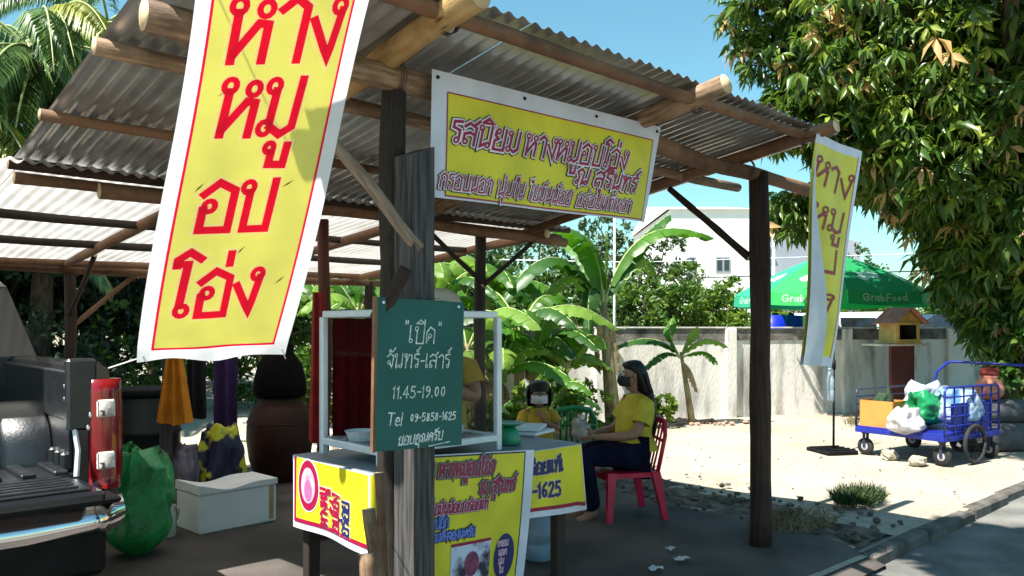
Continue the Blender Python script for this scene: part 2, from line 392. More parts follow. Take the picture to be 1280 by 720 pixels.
def frame_lines(surf, u0, v0, u1, v1, wdt, z, step=.05):
    mb = MB()
    def strip(ax, bx, ay, by):
        nu = max(1, int(abs(bx - ax) / step)); nv = max(1, int(abs(by - ay) / step))
        mb.grid(lambda i, j: surf(ax + (bx - ax) * i, ay + (by - ay) * j, z), nu, nv)
    strip(u0, u1, v0, v0 + wdt); strip(u0, u1, v1 - wdt, v1)
    strip(u0, u0 + wdt, v0 + wdt, v1 - wdt); strip(u1 - wdt, u1, v0 + wdt, v1 - wdt)
    return mb
def sheet_mb(surf, u0, v0, u1, v1, z, step=.05):
    return MB().grid(lambda i, j: surf(u0 + (u1 - u0) * i, v0 + (v1 - v0) * j, z), max(1, int((u1 - u0) / step)), max(1, int((v1 - v0) / step)))
def words(root, L_, items, wid, m, outw=0, outm=None, shw=0, shm=None, z=.0075, rnd=0, name='word'):
    for it in items:
        a = lettering(L_, [it], wid, z, rnd=rnd)
        if rnd: random.seed(len(it[0]))
        w_ = a.build(name, m, root)
        if outw: lettering(L_, [it], outw, z - .003).build(name + '_outline', outm, w_)
        if shw: lettering(L_, [it], shw, z - .0055).build(name + '_shadow', shm, w_)
def fit(text, u0, u1, v, size, slant=0, rot=0):
    return (text, u0, v, size, slant, (u1 - u0) / (twidth(text, size)), rot)

# ================================================================ SETTING
def ground_mat():
    m = bpy.data.materials.new('sandy_concrete_ground'); m.use_nodes = True; n = m.node_tree; N = n.nodes; L = n.links; b = N['Principled BSDF']
    b.inputs['Roughness'].default_value = .95; b.inputs['Specular IOR Level'].default_value = .15
    tc = N.new('ShaderNodeTexCoord')
    def noise(sc, det=6, dist=0):
        q = N.new('ShaderNodeTexNoise'); q.inputs['Scale'].default_value = sc; q.inputs['Detail'].default_value = det; q.inputs['Distortion'].default_value = dist
        L.new(tc.outputs['Object'], q.inputs[0]); return q.outputs[0]
    def ramp(s, a, ca, b_, cb):
        r = N.new('ShaderNodeValToRGB'); L.new(s, r.inputs[0]); r.color_ramp.elements[0].position = a; r.color_ramp.elements[0].color = (*ca, 1)
        r.color_ramp.elements[1].position = b_; r.color_ramp.elements[1].color = (*cb, 1); return r.outputs[0]
    def mixc(f, a, b_, mode='MIX'):
        x = N.new('ShaderNodeMix'); x.data_type = 'RGBA'; x.blend_type = mode
        if isinstance(f, float): x.inputs[0].default_value = f
        else: L.new(f, x.inputs[0])
        L.new(a, x.inputs[6]); L.new(b_, x.inputs[7]); return x.outputs[2]
    c = ramp(noise(.8), .3, (.31, .275, .225), .7, (.43, .395, .33))
    c2 = ramp(noise(14), .35, (.8, .77, .72), .6, (1, 1, 1))
    c3 = ramp(noise(70, 3), .3, (.75, .72, .68), .55, (1, 1, 1))
    c = mixc(.8, c, c2, 'MULTIPLY'); c = mixc(.7, c, c3, 'MULTIPLY')
    spots = ramp(noise(4.2, 8, .6), .66, (1, 1, 1), .76, (.62, .52, .40))
    c = mixc(.8, c, spots, 'MULTIPLY')
    L.new(c, b.inputs['Base Color'])
    bp = N.new('ShaderNodeBump'); bp.inputs['Strength'].default_value = .3; bp.inputs['Distance'].default_value = .015
    L.new(noise(25, 8), bp.inputs['Height']); L.new(bp.outputs[0], b.inputs['Normal'])
    return m
GM = ground_mat()
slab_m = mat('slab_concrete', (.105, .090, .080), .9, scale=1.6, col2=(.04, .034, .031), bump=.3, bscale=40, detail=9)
road_m = mat('asphalt', (.20, .195, .18), .9, scale=3, col2=(.11, .11, .105), bump=.6, bscale=120, detail=8)
soil_m = mat('dark_soil', (.17, .13, .10), .95, scale=6, col2=(.03, .022, .017), bump=.7, bscale=30, detail=9)
kerb_m = mat('kerb_concrete', (.14, .125, .11), .9, scale=5, col2=(.05, .045, .04), bump=.5, bscale=40)
from mathutils import noise as NZ
def und(x, y, a=.02, f=.6): return a * NZ.noise(Vector((x * f, y * f, 3.3)))
# far terrain out to the horizon
MB().grid(lambda i, j: (-600 + 1200 * i, -600 + 1200 * j, -.16), 4, 4).build('terrain', mat('dry_earth', (.30, .26, .18), .95, scale=.3), kind='structure')
# yard: from the kerb line back
def yard(i, j):
    x = -45 + 90 * i; u = j; y = -.52 + 60 * u ** 1.6
    return (x, y, und(x, y, .03) + (.012 * NZ.noise(Vector((x * 3, y * 3, 0)))))
MB().grid(yard, 180, 120).build('yard_ground', GM, smooth=True, kind='structure')
MB().grid(lambda i, j: (-60 + 120 * i, -9 + 8.52 * j, -.085 + und(i * 100, j * 9, .006, .8)), 240, 24).build('road', road_m, smooth=True, kind='structure')
# concrete apron under the stall with a broken edge
def slab():
    mb = MB(); nx, ny = 60, 60; vs = {}
    def edge(y): return 4.42 + .16 * NZ.noise(Vector((0, y * 1.6, 1))) + .07 * NZ.noise(Vector((0, y * 6, 4)))
    for j in range(ny + 1):
        y = -.62 + 5.9 * j / ny
        for i in range(nx + 1):
            e = edge(y); x = -.4 + (e + .4) * i / nx
            f = -.10 * max(0, min(1, (-.30 - y) / .3)) if True else 0
            z = .045 + .012 * NZ.noise(Vector((x * 1.3, y * 1.3, 7))) + f
            vs[(i, j)] = (x, y, z)
    v = [vs[(i, j)] for j in range(ny + 1) for i in range(nx + 1)]
    mb.add(v, [(j * (nx + 1) + i, j * (nx + 1) + i + 1, (j + 1) * (nx + 1) + i + 1, (j + 1) * (nx + 1) + i) for j in range(ny) for i in range(nx)])
    sv = []
    for j in range(ny + 1):
        p = vs[(nx, j)]; sv += [p, (p[0] + .03, p[1], -.12)]
    mb.add(sv, [(2 * j, 2 * j + 1, 2 * j + 3, 2 * j + 2) for j in range(ny)])
    sv = []
    for i in range(nx + 1):
        p = vs[(i, ny)]; sv += [p, (p[0], p[1] + .02, -.1)]
    mb.add(sv, [(2 * i, 2 * i + 2, 2 * i + 3, 2 * i + 1) for i in range(nx)])
    return mb
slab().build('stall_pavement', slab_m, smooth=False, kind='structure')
# strip of dark broken soil beside the slab
def soilz(x, y): return und(x, y, .03) + .012 * NZ.noise(Vector((x * 3, y * 3, 0))) + .012
def soil(i, j):
    y = -.42 + 4.6 * j; cx = 4.75 + .12 * y; hw = (.42 + .1 * y) * (1 + .3 * NZ.noise(Vector((9, y * 2, i * 2))))
    x = cx + (i * 2 - 1) * hw; m = 1 - abs(i * 2 - 1) ** 3
    return (x, y, soilz(x, y) - .02 + m * (.035 + .05 * NZ.noise(Vector((x * 5, y * 5, 2)))))
MB().grid(soil, 26, 110).build('soil_strip', soil_m, smooth=False, kind='structure')
# kerb stones
kroot = thing('kerb', (4.4, -.5, 0), 'low worn concrete kerb between the sandy yard and the grey road', 'kerb'); kroot['kind'] = 'structure'
x = 4.36; k = 0
while x < 24:
    L_ = 1.0 * random.uniform(.9, 1.05)
    m_ = MB().box((x + L_ / 2, -.50 + random.uniform(-.012, .012), -.062 + random.uniform(-.012, .006)), (L_ - random.uniform(.01, .05), .12, .13), Matrix.Rotation(random.uniform(-.015, .015), 3, 'Z') @ Matrix.Rotation(random.uniform(-.05, .05), 3, 'X') @ Matrix.Rotation(random.uniform(-.012, .012), 3, 'Y'), bev=.018)
    m_.build('kerb_stone', kerb_m, kroot); x += L_
# wall ------------------------------------------------------------
wall_m = mat('rendered_wall', (.74, .71, .66), .9, scale=1.7, col2=(.30, .28, .26), bump=.4, bscale=24, detail=11, ramp=(.30, .52))
stain_m = mat('stained_coping', (.22, .20, .18), .9, scale=5, col2=(.06, .055, .05), bump=.4, bscale=30, detail=8)
_mp = [q for q in wall_m.node_tree.nodes if q.type == 'MAPPING'][0]; _mp.inputs['Scale'].default_value = (2.2, 2.2, .55)
wa, wb = cw(-1.2, 11.65), cw(14.5, 16.9); wd = (wb - wa); wl = wd.length; wd.normalize(); wn = Vector((wd.y, -wd.x, 0))
if wn.dot(Vector((CX, CY, 0)) - wa) < 0: wn = -wn
wrz = Matrix.Rotation(math.atan2(wd.y, wd.x), 3, 'Z')
wr = thing('boundary_wall', wa, 'weathered white concrete boundary wall with pilasters and blackened top course', 'wall'); wr['kind'] = 'structure'
def wbox(mb, s0, s1, z0, z1, t, off=0, bev=0, mi=0):
    c = wa + wd * ((s0 + s1) / 2) + wn * off; mb.box((c.x, c.y, (z0 + z1) / 2), (s1 - s0, t, z1 - z0), wrz, mi, bev=bev); return mb
pitch = 2.36; n_b = int(wl / pitch)
s_off = (cw(3.60, 13.25) - wa).dot(wd) % pitch
s = s_off - pitch
while s < wl:
    a = max(0, s + .1)
    wbox(MB(), a, s + pitch - .1, -.1, 1.28, .09, 0).build('wall_panel', wall_m, wr)
    wbox(MB(), a, s + pitch - .1, 1.282, 1.47, .12, .0).build('coping', stain_m, wr)
    if s > 0: wbox(MB(), s - .1, s + .1, -.1, 1.475, .19, .02, .012).build('pilaster', wall_m, wr)
    s += pitch
wbox(MB(), 0, wl, 1.478, 1.505, .16, 0, .006).build('capping', mat('pale_capping', (.5, .48, .45), .85, scale=6, bump=.3), wr)

# ================================================================ MARKET SHED
zr = lambda t: 2.68 - .14 * t
zq = lambda t: 2.365 - .085 * (t - 1.9)
shed = thing('market_shed', (2.1, 2.2, 0), 'open roadside shed of rough poles under a corrugated grey metal roof', 'shed')
# posts
def post(x, y, z0, z1, r, m, bend=.01, n=14, rough=.08): return log('post', (x, y, z0), (x + random.uniform(-.02, .02), y, z1), r, r * .92, m, shed, bend, n, rough, 10)
post(sx(950, 0), 0, -.03, 2.53, .073, wood_brown, .012)
post(sx(492, .02), .02, -.03, 2.52, .056, wood_dark, .006)
p = MB(); pr = Matrix.Rotation(.18, 3, 'Z')
gx = sx(518, -.09)
segs = 9
vs = []; fs = []
for i in range(segs + 1):
    z = -.05 + (zz(190, gx, -.09) + .05) * i / segs; a = .062
    for qx, qy in ((-1, -1), (-.0, -1.03), (1, -1), (1, 0), (1, 1), (0, 1), (-1, 1), (-1.0, 0)):
        w_ = Vector((qx * a, qy * a * .9, 0)) * (1 + .06 * NZ.noise(Vector((qx * 3, qy * 3, z * 4)))); w_.rotate(pr)
        vs.append((gx + w_.x, -.09 + w_.y, z + (.025 * qx if i == segs else 0)))
for i in range(segs):
    for k in range(8): fs.append((i * 8 + k, i * 8 + (k + 1) % 8, i * 8 + 8 + (k + 1) % 8, i * 8 + 8 + k))
p.add(vs, fs, 0, [((k / 8, i * .25), ((k + 1) / 8, i * .25), ((k + 1) / 8, i * .25 + .25), (k / 8, i * .25 + .25)) for i in range(segs) for k in range(8)])
p.f.append(tuple(segs * 8 + k for k in range(8))); p.mi.append(0); p.uv.append(None)
o = p.build('post', wood_gray, shed); o['label'] = 'squared grey weathered timber post doubled against the dark round one'
post(3.23, 2.1, -.03, 2.24, .05, wood_dark)
post(1.82, 2.12, -.03, 2.24, .045, mat('red_brown_post', (.12, .03, .02), .7, uv=(7, 1), scale=4, bump=.3))
post(.95, 5.0, -.03, 2.02, .05, wood_brown); post(4.05, 5.0, -.03, 2.02, .05, wood_dark)
post(1.27, 3.55, -.03, 2.12, .05, wood_gray); post(.1, .0, -.03, 2.5, .001, wood_dark) if 0 else None
# main front beam in two logs, rafters, purlins
log('beam', (-.03, 0, 2.545), (2.5, .02, 2.55), .056, .048, wood_pale, shed, .008)
log('beam', (2.45, .0, 2.565), (4.78, 0, 2.50), .05, .04, wood_pink, shed, .010)
log('beam', (.4, 2.08, 2.27), (4.2, 2.08, 2.25), .048, .04, wood_pink, shed, .008)
log('beam', (-.7, 5.0, 2.03), (4.25, 5.0, 2.0), .045, .04, wood_pink, shed, .008)
for k, (x_, m_, r_) in enumerate(((.93, wood_gold, .055), (2.545, wood_pale, .05), (3.74, wood_pink, .042))):
    log('rafter', (x_, -.60, zr(-.60) - .055), (x_ + .03, 2.2, zr(2.2) - .075), r_, r_ * .8, m_, shed, .006)
for x_ in (.93, 2.5, 3.85):
    log('rafter', (x_, 1.95, zq(1.95) - .07), (x_ - .03, 5.15, zq(5.15) - .07), .04, .032, wood_pink, shed, .008)
for t_, x0_, x1_, m_, r_ in ((-.40, -.06, 4.16, wood_pink, .033), (.49, -.05, 4.45, wood_pale, .036), (1.30, -.06, 4.12, wood_pink, .026), (2.02, -.05, 4.2, wood_brown, .03)):
    log('purlin', (x0_, t_, zr(t_) - .012 - r_), (x1_, t_ + .01, zr(t_) - .012 - r_), r_, r_ * .85, m_, shed, .004, 10)
for t_, x0_, x1_, m_ in ((2.14, .0, 4.2, wood_pink), (3.0, -1.2, 3.98, wood_dark), (3.9, -1.2, 4.1, wood_dark), (4.85, -1.2, 4.2, wood_pink)):
    log('purlin', (x0_, t_, zq(t_) - .045), (x1_, t_, zq(t_) - .045), .033, .028, m_, shed, .004, 10)
# braces
log('brace', (1.0, -.14, 1.82), (.40, -.06, 2.50), .026, .021, mat('grey_branch', (.27, .21, .16), .8, uv=(4, 3), scale=3, col2=(.16, .11, .08), bump=.4), shed, .015, 10, .1)
log('brace', (3.86, .05, zz(322, 3.86, .05)), (3.80, .66, 2.50), .026, .022, wood_brown, shed, .01, 10)
log('brace', (3.22, 2.06, 1.83), (3.78, 2.06, 2.22), .022, .02, wood_dark, shed, .01, 8)
log('brace', (3.22, 2.06, 1.86), (2.7, 2.06, 2.22), .022, .02, wood_dark, shed, .01, 8)
log('brace', (.97, 5.0, 1.5), (1.5, 5.0, 1.98), .022, .02, wood_pink, shed, .01, 8)
log('brace', (.95, 4.95, 1.62), (.95, 4.2, 2.08), .022, .02, wood_brown, shed, .01, 8)
log('brace', (sx(508, -.2), -.20, zz(335, sx(508, -.2), -.2)), (sx(470, -.13), -.13, zz(400, sx(470, -.13), -.13)), .027, .03, wood_brown, shed, .01, 10)
# offcut poles leaning at the foot of the post, each a thing
for i, (p0, p1, r_, m_, lb) in enumerate((
        ((sx(470, -.2), -.22, zz(590, sx(470, -.2), -.2)), (sx(492, -.3), -.30, 0), .018, wood_pink, 'thin brown peeled pole leaning against the grey post behind the others'),
        ((sx(461, -.3), -.30, zz(636, sx(461, -.3), -.3)), (sx(498, -.42), -.46, -.03), .024, wood_pale, 'pale peeled pole with rounded top leaning crosswise at the post foot'),
        ((sx(462, -.4), -.38, zz(694, sx(462, -.4), -.4)), (sx(472, -.5), -.52, -.05), .028, wood_pale, 'shortest and thickest pale pole stub in front of the grey post'))):
    o = log('leaning_pole', p0, p1, r_, r_ * 1.1, m_, None, .01, 10, .08)
    tag(o, lb, 'pole', 'poles leaning at the post')
# corrugated roof sheets
def corr(wid, len_, amp=.0095, p=.076, ny=10, seed=0):
    mb = MB(); nx = int(wid / p * 8)
    def f(i, j):
        x_ = wid * i; y_ = len_ * j
        z_ = amp * math.sin(2 * PI * x_ / p) + .006 * NZ.noise(Vector((x_ * 2, y_ * 1.3, seed * 5.1)))
        if j < .02: z_ += .006 * NZ.noise(Vector((x_ * 9, seed, 0)))
        return (x_, y_, z_)
    mb.grid(f, nx, ny); return mb
sheetA = []; sheetB = []
def sheet_me(len_, seed):
    o = corr(.70, len_, seed=seed).build('roof_sheet', steel, None, True); me = o.data; bpy.data.objects.remove(o); 
    so_ = bpy.data.objects
    return me
mA = [sheet_me(2.62, s_) for s_ in range(3)]; mB_ = [sheet_me(3.3, s_ + 3) for s_ in range(3)]
for q in mB_: q.materials[0] = pale_sheet
pA = math.atan(-.14); pB = math.atan(-.085)
for k in range(6):
    x_ = -.02 + k * .684; y_ = -.455 + random.uniform(-.012, .012)
    sharelink('roof_sheet', mA[k % 3], shed, (x_, y_, zr(y_) + .004 + (k % 2) * .003), (pA, 0, random.uniform(-.003, .003)))
for k in range(9):
    x_ = -2.05 + k * .684 ; y_ = 1.92 + random.uniform(-.02, .02)
    sharelink('roof_sheet', mB_[k % 3], shed, (x_, y_, zq(y_) + .0 + (k % 2) * .003), (pB, 0, random.uniform(-.003, .003)))

# ================================================================ BANNERS
def sheetpart(root, name, mb, m, smooth=True): return mb.build(name, m, root, smooth)
def nrm(S, u, v):
    e = .002; a = S(u + e, v) - S(u - e, v); b = S(u, v + e) - S(u, v - e); return a.cross(b).normalized()
def lifted(S): return lambda u, v, z: S(u, v) + nrm(S, u, v) * z
# big hanging banner, top edge on the eave purlin, bottom drawn back under the roof
bw, bh = .53, 1.42
tT, tB = -.62, -.16
def cornerpt(px, py, t): s_ = sx(px, t); return Vector((s_, t, zz(py, s_, t)))
TL, TR = cornerpt(247, -50, tT), cornerpt(478, -50, tT)
BL, BR = cornerpt(172, 452, tB), cornerpt(354, 444, tB)
def S1(u, v):
    a, b = u / bw, v / bh
    p = (BL.lerp(BR, a)).lerp(TL.lerp(TR, a), b)
    q = .018 * math.sin(PI * a) * math.sin(PI * b) + .008 * math.sin(6 * a + 4 * b) + .004 * math.sin(15 * a + 2) * (1 - b) ** 2
    if b < .04: q += .012 * math.sin(14 * a + 1) * (1 - b / .04)
    p = p + Vector((0, -1, -.2)) * q
    p.x += .012 * math.sin(5 * b + .6) * (1 if a > .5 else -1) * abs(a - .5) * 2
    if b < .03: p.z += .006 * math.sin(9 * a)
    return p
r = thing('hanging_banner', S1(bw / 2, bh), 'large yellow vertical banner with big red Thai letters hanging beside the main post', 'banner')
L1 = lifted(S1)
sheetpart(r, 'vinyl_sheet', sheet_mb(L1, 0, 0, bw, bh, 0, .03), white_vinyl)
sheetpart(r, 'yellow_field', sheet_mb(L1, .048, .05, bw - .062, bh - .02, .0015, .03), yellow_v)
sheetpart(r, 'border_line', frame_lines(L1, .042, .045, bw - .055, bh - .015, .008, .003, .03), red_v)
IT1 = [('หาง', .095, 1.095, .21, 0, .80, -.02), ('หมู', .105, .845, .195, 0, .80, -.05), ('อบ', .105, .505, .175, 0, .86, -.02), ('โอ่ง', .075, .18, .172, 0, .86, 0)]
words(r, L1, IT1, .027, red_v, .043, white_print)
m_ = MB()
for u_, v_ in ((.03, bh - .05), (bw - .03, bh - .05)): m_.tube([L1(u_, v_, 0), L1(u_, v_, .004)], .008, 8)
m_.build('eyelet', mat('brass', (.4, .35, .2), .4, 1), r)
m_ = MB()
for u_ in (.03, bw - .03):
    a = S1(u_, bh - .05); m_.tube([a, Vector((a.x, -.44, a.z + .12)), Vector((a.x, -.40, zr(-.4) - .07))], .003, 5)
for u_ in (.02, bw - .02):
    a = S1(u_, .02); m_.tube([a, Vector((a.x + (.1 if u_ > .2 else -.05), .0, a.z - .04))], .0025, 5)
m_.build('tie_string', mat('white_string', (.6, .6, .58), .8), r)
sign_white = mat('sign_white_print', (.82, .72, .80), .5, bump=0)
# wide sign below the beam
w2 = 1.66; tS = -.085
a0, a1 = cornerpt(540, 86, tS), cornerpt(826, 159, tS); b0_, b1_ = cornerpt(537, 246, tS), cornerpt(809, 278, tS)
w2 = (a1 - a0).length; h2 = (a0 - b0_).length
def S2(u, v):
    a, b = u / w2, v / h2
    p = b0_.lerp(b1_, a).lerp(a0.lerp(a1, a), b)
    p.y -= .008 * math.sin(PI * a * 3) * (1 - b) + .012 * math.sin(PI * b) * math.sin(PI * a)
    if a > .95: p.y += (a - .95) * .4 * (1 - b)
    return p
r = thing('shop_sign', S2(w2 / 2, h2), 'wide yellow sign with white border and purple-edged Thai script under the front beam', 'sign')
L2 = lifted(S2)
sheetpart(r, 'vinyl_sheet', sheet_mb(L2, 0, 0, w2, h2, 0), white_p)
sheetpart(r, 'yellow_field', sheet_mb(L2, .085, .012, w2 - .055, h2 - .085, .0015), yellow_p)
sheetpart(r, 'border_line', frame_lines(L2, .082, .009, w2 - .052, h2 - .082, .006, .0025), maroon)
U2 = lambda px: sx(px, tS) - a0.x
IT2 = [fit('รสนิยม', U2(561), U2(650), .245, .098, .22, .0), fit('หางหมูอบโอ่ง', U2(656), U2(787), .245, .104, .22, .02), fit('ณ', U2(724), U2(743), .15, .078, .22), fit('สุรินทร์', U2(748), U2(803), .15, .08, .22)]
IT2b = [fit('กรอบนอก', U2(550), U2(619), .042, .066, .22), fit('นุ่มใน', U2(625), U2(663), .042, .066, .22), fit('ไขมันน้อย', U2(667), U2(724), .042, .066, .22), fit('อร่อยแท้เหอา', U2(731), U2(800), .040, .064, .22)]
words(r, L2, IT2, .013, maroon, .028, sign_white, .037, black_p, .010)
words(r, L2, IT2b, .007, maroon, .018, sign_white, .025, black_p, .010)
m_ = MB()
for u_ in (.03, w2 * .34, w2 * .66, w2 - .03): m_.tube([L2(u_, h2 - .03, .0), L2(u_, h2 - .03, .006)], .008, 8)
m_.build('nail', black_pl, r)
# narrow banner twisted on the right corner of the eave
tR_ = -.50
rt, rb = cornerpt(1078, 190, tR_), cornerpt(1038, 458, tR_ + .02); lt = cornerpt(1021, 167, tR_)
w3 = .30; h3 = 1.47; dirR = (rt - lt); w3 = dirR.length; dirR.normalize(); h3 = (rt - rb).length
def fold(v): b = max(0, min(1, 1 - v / h3)); return w3 * (.01 + .36 * b * b * (3 - 2 * b))
def S3(u, v):
    b = v / h3; f = fold(v)
    right = rb.lerp(rt, b) + Vector((.02 * math.sin(b * 5), 0, 0))
    du = w3 - u; off = 0
    if u < f: du = w3 - (2 * f - u); off = .02
    p = right - dirR * du; p = p + Vector((0, -1, 0)) * (off + .008 * math.sin(b * 7 + u * 12))
    p.z += .02 * (du / w3) * (1 - b)
    return p
def L3(u, v, z):
    p = S3(u, v); return p + Vector((-.5, -.86, 0)) * (z if u >= fold(v) else .002 - z)
r = thing('corner_banner', rt, 'narrow yellow banner twisted and folded at the right end of the roof eave', 'banner')
nu, nv = 26, 40
m_ = MB(); m2_ = MB(); m3_ = MB()
m_.grid(lambda i, j: L3(fold(j * h3) + (w3 - fold(j * h3)) * i, j * h3, 0), 10, nv)
m_.build('vinyl_sheet', white_p, r, True)
m2_.grid(lambda i, j: L3(fold(j * h3) * (1 - .98 * i) - 0.0001, j * h3, 0), 6, nv)
m2_.build('folded_back', mat('vinyl_back', (.52, .54, .60), .55, var=.1, bump=.05), r, True)
def yy(i, j):
    v = .06 + (h3 - .12) * j; f = fold(v); return L3(f + (w3 - .045 - f) * i, v, .002)
m3_.grid(yy, 8, nv); m3_.build('yellow_field', yellow_p, r, True)
MB().grid(lambda i, j: L3(w3 - .045 + .008 * i, .05 + (h3 - .1) * j, .003), 1, nv).build('border_line', maroon, r)
def L3c(u, v, z):   # print that reaches the fold stops there
    return L3(max(u, fold(v) + .001), v, z)
IT3 = [fit('หาง', .02, w3 - .075, h3 - .30, .17, .1, -.10), fit('หมู', .05, w3 - .10, h3 - .58, .15, .1, -.05), fit('บ', .12, w3 - .10, h3 - .86, .145), fit('ง', .17, w3 - .10, h3 - 1.14, .14)]
KEEP[0] = lambda q_: q_.x > fold(q_.y) * 1.98
words(r, L3, IT3, .022, maroon)
KEEP[0] = None
# bottles hung on its lower corner as weights
plastic = mat('clear_plastic', (.72, .78, .82), .12, var=.1, scale=30, alpha=.45, bump=.2, spec=.8)
def bottle(name, root_loc_, label, h=.21, r_=.032):
    t = thing(name, root_loc_, label, 'bottle')
    x0, y0, z0 = root_loc_
    MB().lathe([(.0, 0), (r_ * .8, .004), (r_, .02), (r_, h * .34), (r_ * .88, h * .4), (r_, h * .46), (r_, h * .68), (r_ * .5, h * .88), (.013, h * .91), (.013, h * .97)], (x0, y0, z0), 16).build('bottle_body', plastic, t, True)
    MB().lathe([(.016, h * .955), (.017, h), (.0, h + .001)], (x0, y0, z0), 12).build('bottle_cap', mat('white_cap', (.6, .65, .7), .5), t, True)
    return t
pb = rb + Vector((-.045, -.01, 0))
for (ddx, py, lb) in ((-.012, 503, 'clear plastic water bottle hanging lowest from the twisted corner banner'), (.03, 492, 'clear plastic water bottle tied just above and behind the lowest bottle')):
    q = pb + Vector((ddx + .0, ddx * .6, 0)); zb = zz(py, q.x, q.y)
    t = bottle('hanging_bottle', Vector((q.x, q.y, zb)), lb); t['group'] = 'bottles hung as banner weights'
    MB().tube([(q.x, q.y, zb + .2), (q.x, q.y, pb.z + .05)], .003, 5).build('string', MATS['white_string'], t)

# ---------------------------------------------------------------- chalkboard
tC = -.175
c0, c1 = cornerpt(471, 371, tC), cornerpt(580, 378, tC); d0, d1 = cornerpt(468, 565, tC), cornerpt(577, 556, tC)
wc, hc = (c1 - c0).length, (c0 - d0).length
def S4(u, v): return d0.lerp(d1, u / wc).lerp(c0.lerp(c1, u / wc), v / hc)
r = thing('chalkboard', S4(wc / 2, 0), 'dark green chalkboard with white handwritten opening hours nailed to the grey post', 'chalkboard')
L4 = lifted(S4)
m_ = MB(); vs = [L4(u, v, z) for z in (0, -.016) for u, v in ((0, 0), (wc, 0), (wc, hc), (0, hc))]
m_.add(vs, [(0, 1, 2, 3), (7, 6, 5, 4), (0, 4, 5, 1), (1, 5, 6, 2), (2, 6, 7, 3), (3, 7, 4, 0)]); m_.build('board', board_green, r)
m_ = MB(); vs = [L4(u, v, z) for z in (.001, -.018) for u, v in ((-.008, -.002), (.004, -.002), (.004, hc + .001), (-.008, hc + .001))]
m_.add(vs, [(0, 1, 2, 3), (7, 6, 5, 4), (0, 4, 5, 1), (1, 5, 6, 2), (2, 6, 7, 3), (3, 7, 4, 0)]); m_.build('edge_strip', wood_pink, r)
random.seed(3)
ITC = [('"เปิด"', .125, hc - .175, .068, .1, 1.0, .0), ('จันทร์-เสาร์', .045, hc - .275, .056, .12, .95, .0), ('11.45-19.00', .075, hc - .395, .046, .1, 1.05, -.0),
       ('Tel', .055, hc - .50, .05, .1, 1.0, -.05), ('09-5858-1625', .165, hc - .49, .032, .1, 1.0, .0), ('ขอบคุณครับ', .105, hc - .58, .034, .25, 1.0, .05)]
words(r, L4, ITC, .0056, chalk, z=.0012, rnd=.03, name='chalk_writing')
MB().grid(lambda i, j: L4(.26 + .11 * i, hc - .595 + .012 * i + .004 * j, .0016), 4, 1).build('underline', chalk, r)
m_ = MB()
for u_, v_ in ((.03, hc - .02), (wc - .03, hc - .02), (wc * .45, .02)): m_.tube([L4(u_, v_, 0), L4(u_, v_, .004)], .006, 8)
m_.build('nail', alu, r)

# ================================================================ STALL TABLE, COVER, POSTER, CABINET
TX0, TX1, TY0, TY1, TZ = 1.0, 2.36, .22, .98, .85
tab = thing('stall_table', (1.7, .6, 0), 'dark wooden stall table under the glass cabinet with a banner skirt', 'table')
MB().box((1.68, .6, TZ - .02), (1.34, .75, .035), bev=.005).build('tabletop', mat('grey_board', (.22, .25, .29), .5, var=.15), tab)
for x_, y_ in ((1.08, .30), (2.27, .30), (1.08, .9), (2.27, .9)): MB().box((x_, y_, (TZ - .04) / 2 + .02), (.07, .06, TZ - .06), bev=.006).build('leg', wood_dark, tab)
MB().box((1.68, .27, TZ - .08), (1.15, .03, .08)).build('rail', wood_dark, tab)
# banner skirt going round the left side, front and right corner
skh = .36
path = [Vector((TX0 - .004, TY1 - .05, 0)), Vector((TX0 - .012, TY0 - .012, 0)), Vector((TX1, TY0 - .016, 0)), Vector((TX1 + .02, TY0 + .08, 0)), Vector((TX1 + .012, TY1, 0))]
plen = [0]
for a, b in zip(path, path[1:]): plen.append(plen[-1] + (b - a).length)
def S5(u, v):
    u = max(0, min(plen[-1] - 1e-4, u)); i = max(k for k in range(len(plen) - 1) if plen[k] <= u)
    f = (u - plen[i]) / (plen[i + 1] - plen[i]); p = path[i].lerp(path[i + 1], f)
    d = (path[i + 1] - path[i]).normalized(); n = Vector((d.y, -d.x, 0)); n = -n if n.dot(Vector((TX0 + .6, TY0 + .3, 0)) - p) > 0 else n
    wv = .006 * math.sin(u * 14) * (1 - v / skh) + .0 * u
    if u > plen[2] - .02: wv += .05 * (1 - v / skh) * abs(math.sin((u - plen[2]) * 9 + 1.0))
    edge = .0
    return p + n * (.002 + wv) + Vector((0, 0, TZ - skh + v + .012 * math.sin(u * 5) * (1 - v / skh)))
def L5(u, v, z):
    e = .004; a = S5(u + e, v) - S5(u - e, v); n = a.cross(Vector((0, 0, 1)))
    return S5(u, v) + n.normalized() * z
r = thing('banner_skirt', path[1] + Vector((0, 0, TZ)), 'yellow and red printed banner wrapped round the stall table edge', 'banner')
UT = plen[-1] - .25
MB().grid(lambda i, j: L5(UT * i, skh * j, 0), 110, 8).build('vinyl_sheet', white_p, r, True)
MB().grid(lambda i, j: L5(.028 + (UT - .05) * i, .045 + (skh - .048) * j, .002), 110, 6).build('yellow_field', yellow_p, r, True)
MB().grid(lambda i, j: L5(.024 + (UT - .05) * i, .033 + .02 * j, .0035), 110, 1).build('border_line', maroon, r, True)
MB().grid(lambda i, j: L5(.020 + .02 * i, .035 + (skh - .035) * j, .0035), 1, 8).build('border_line', maroon, r, True)
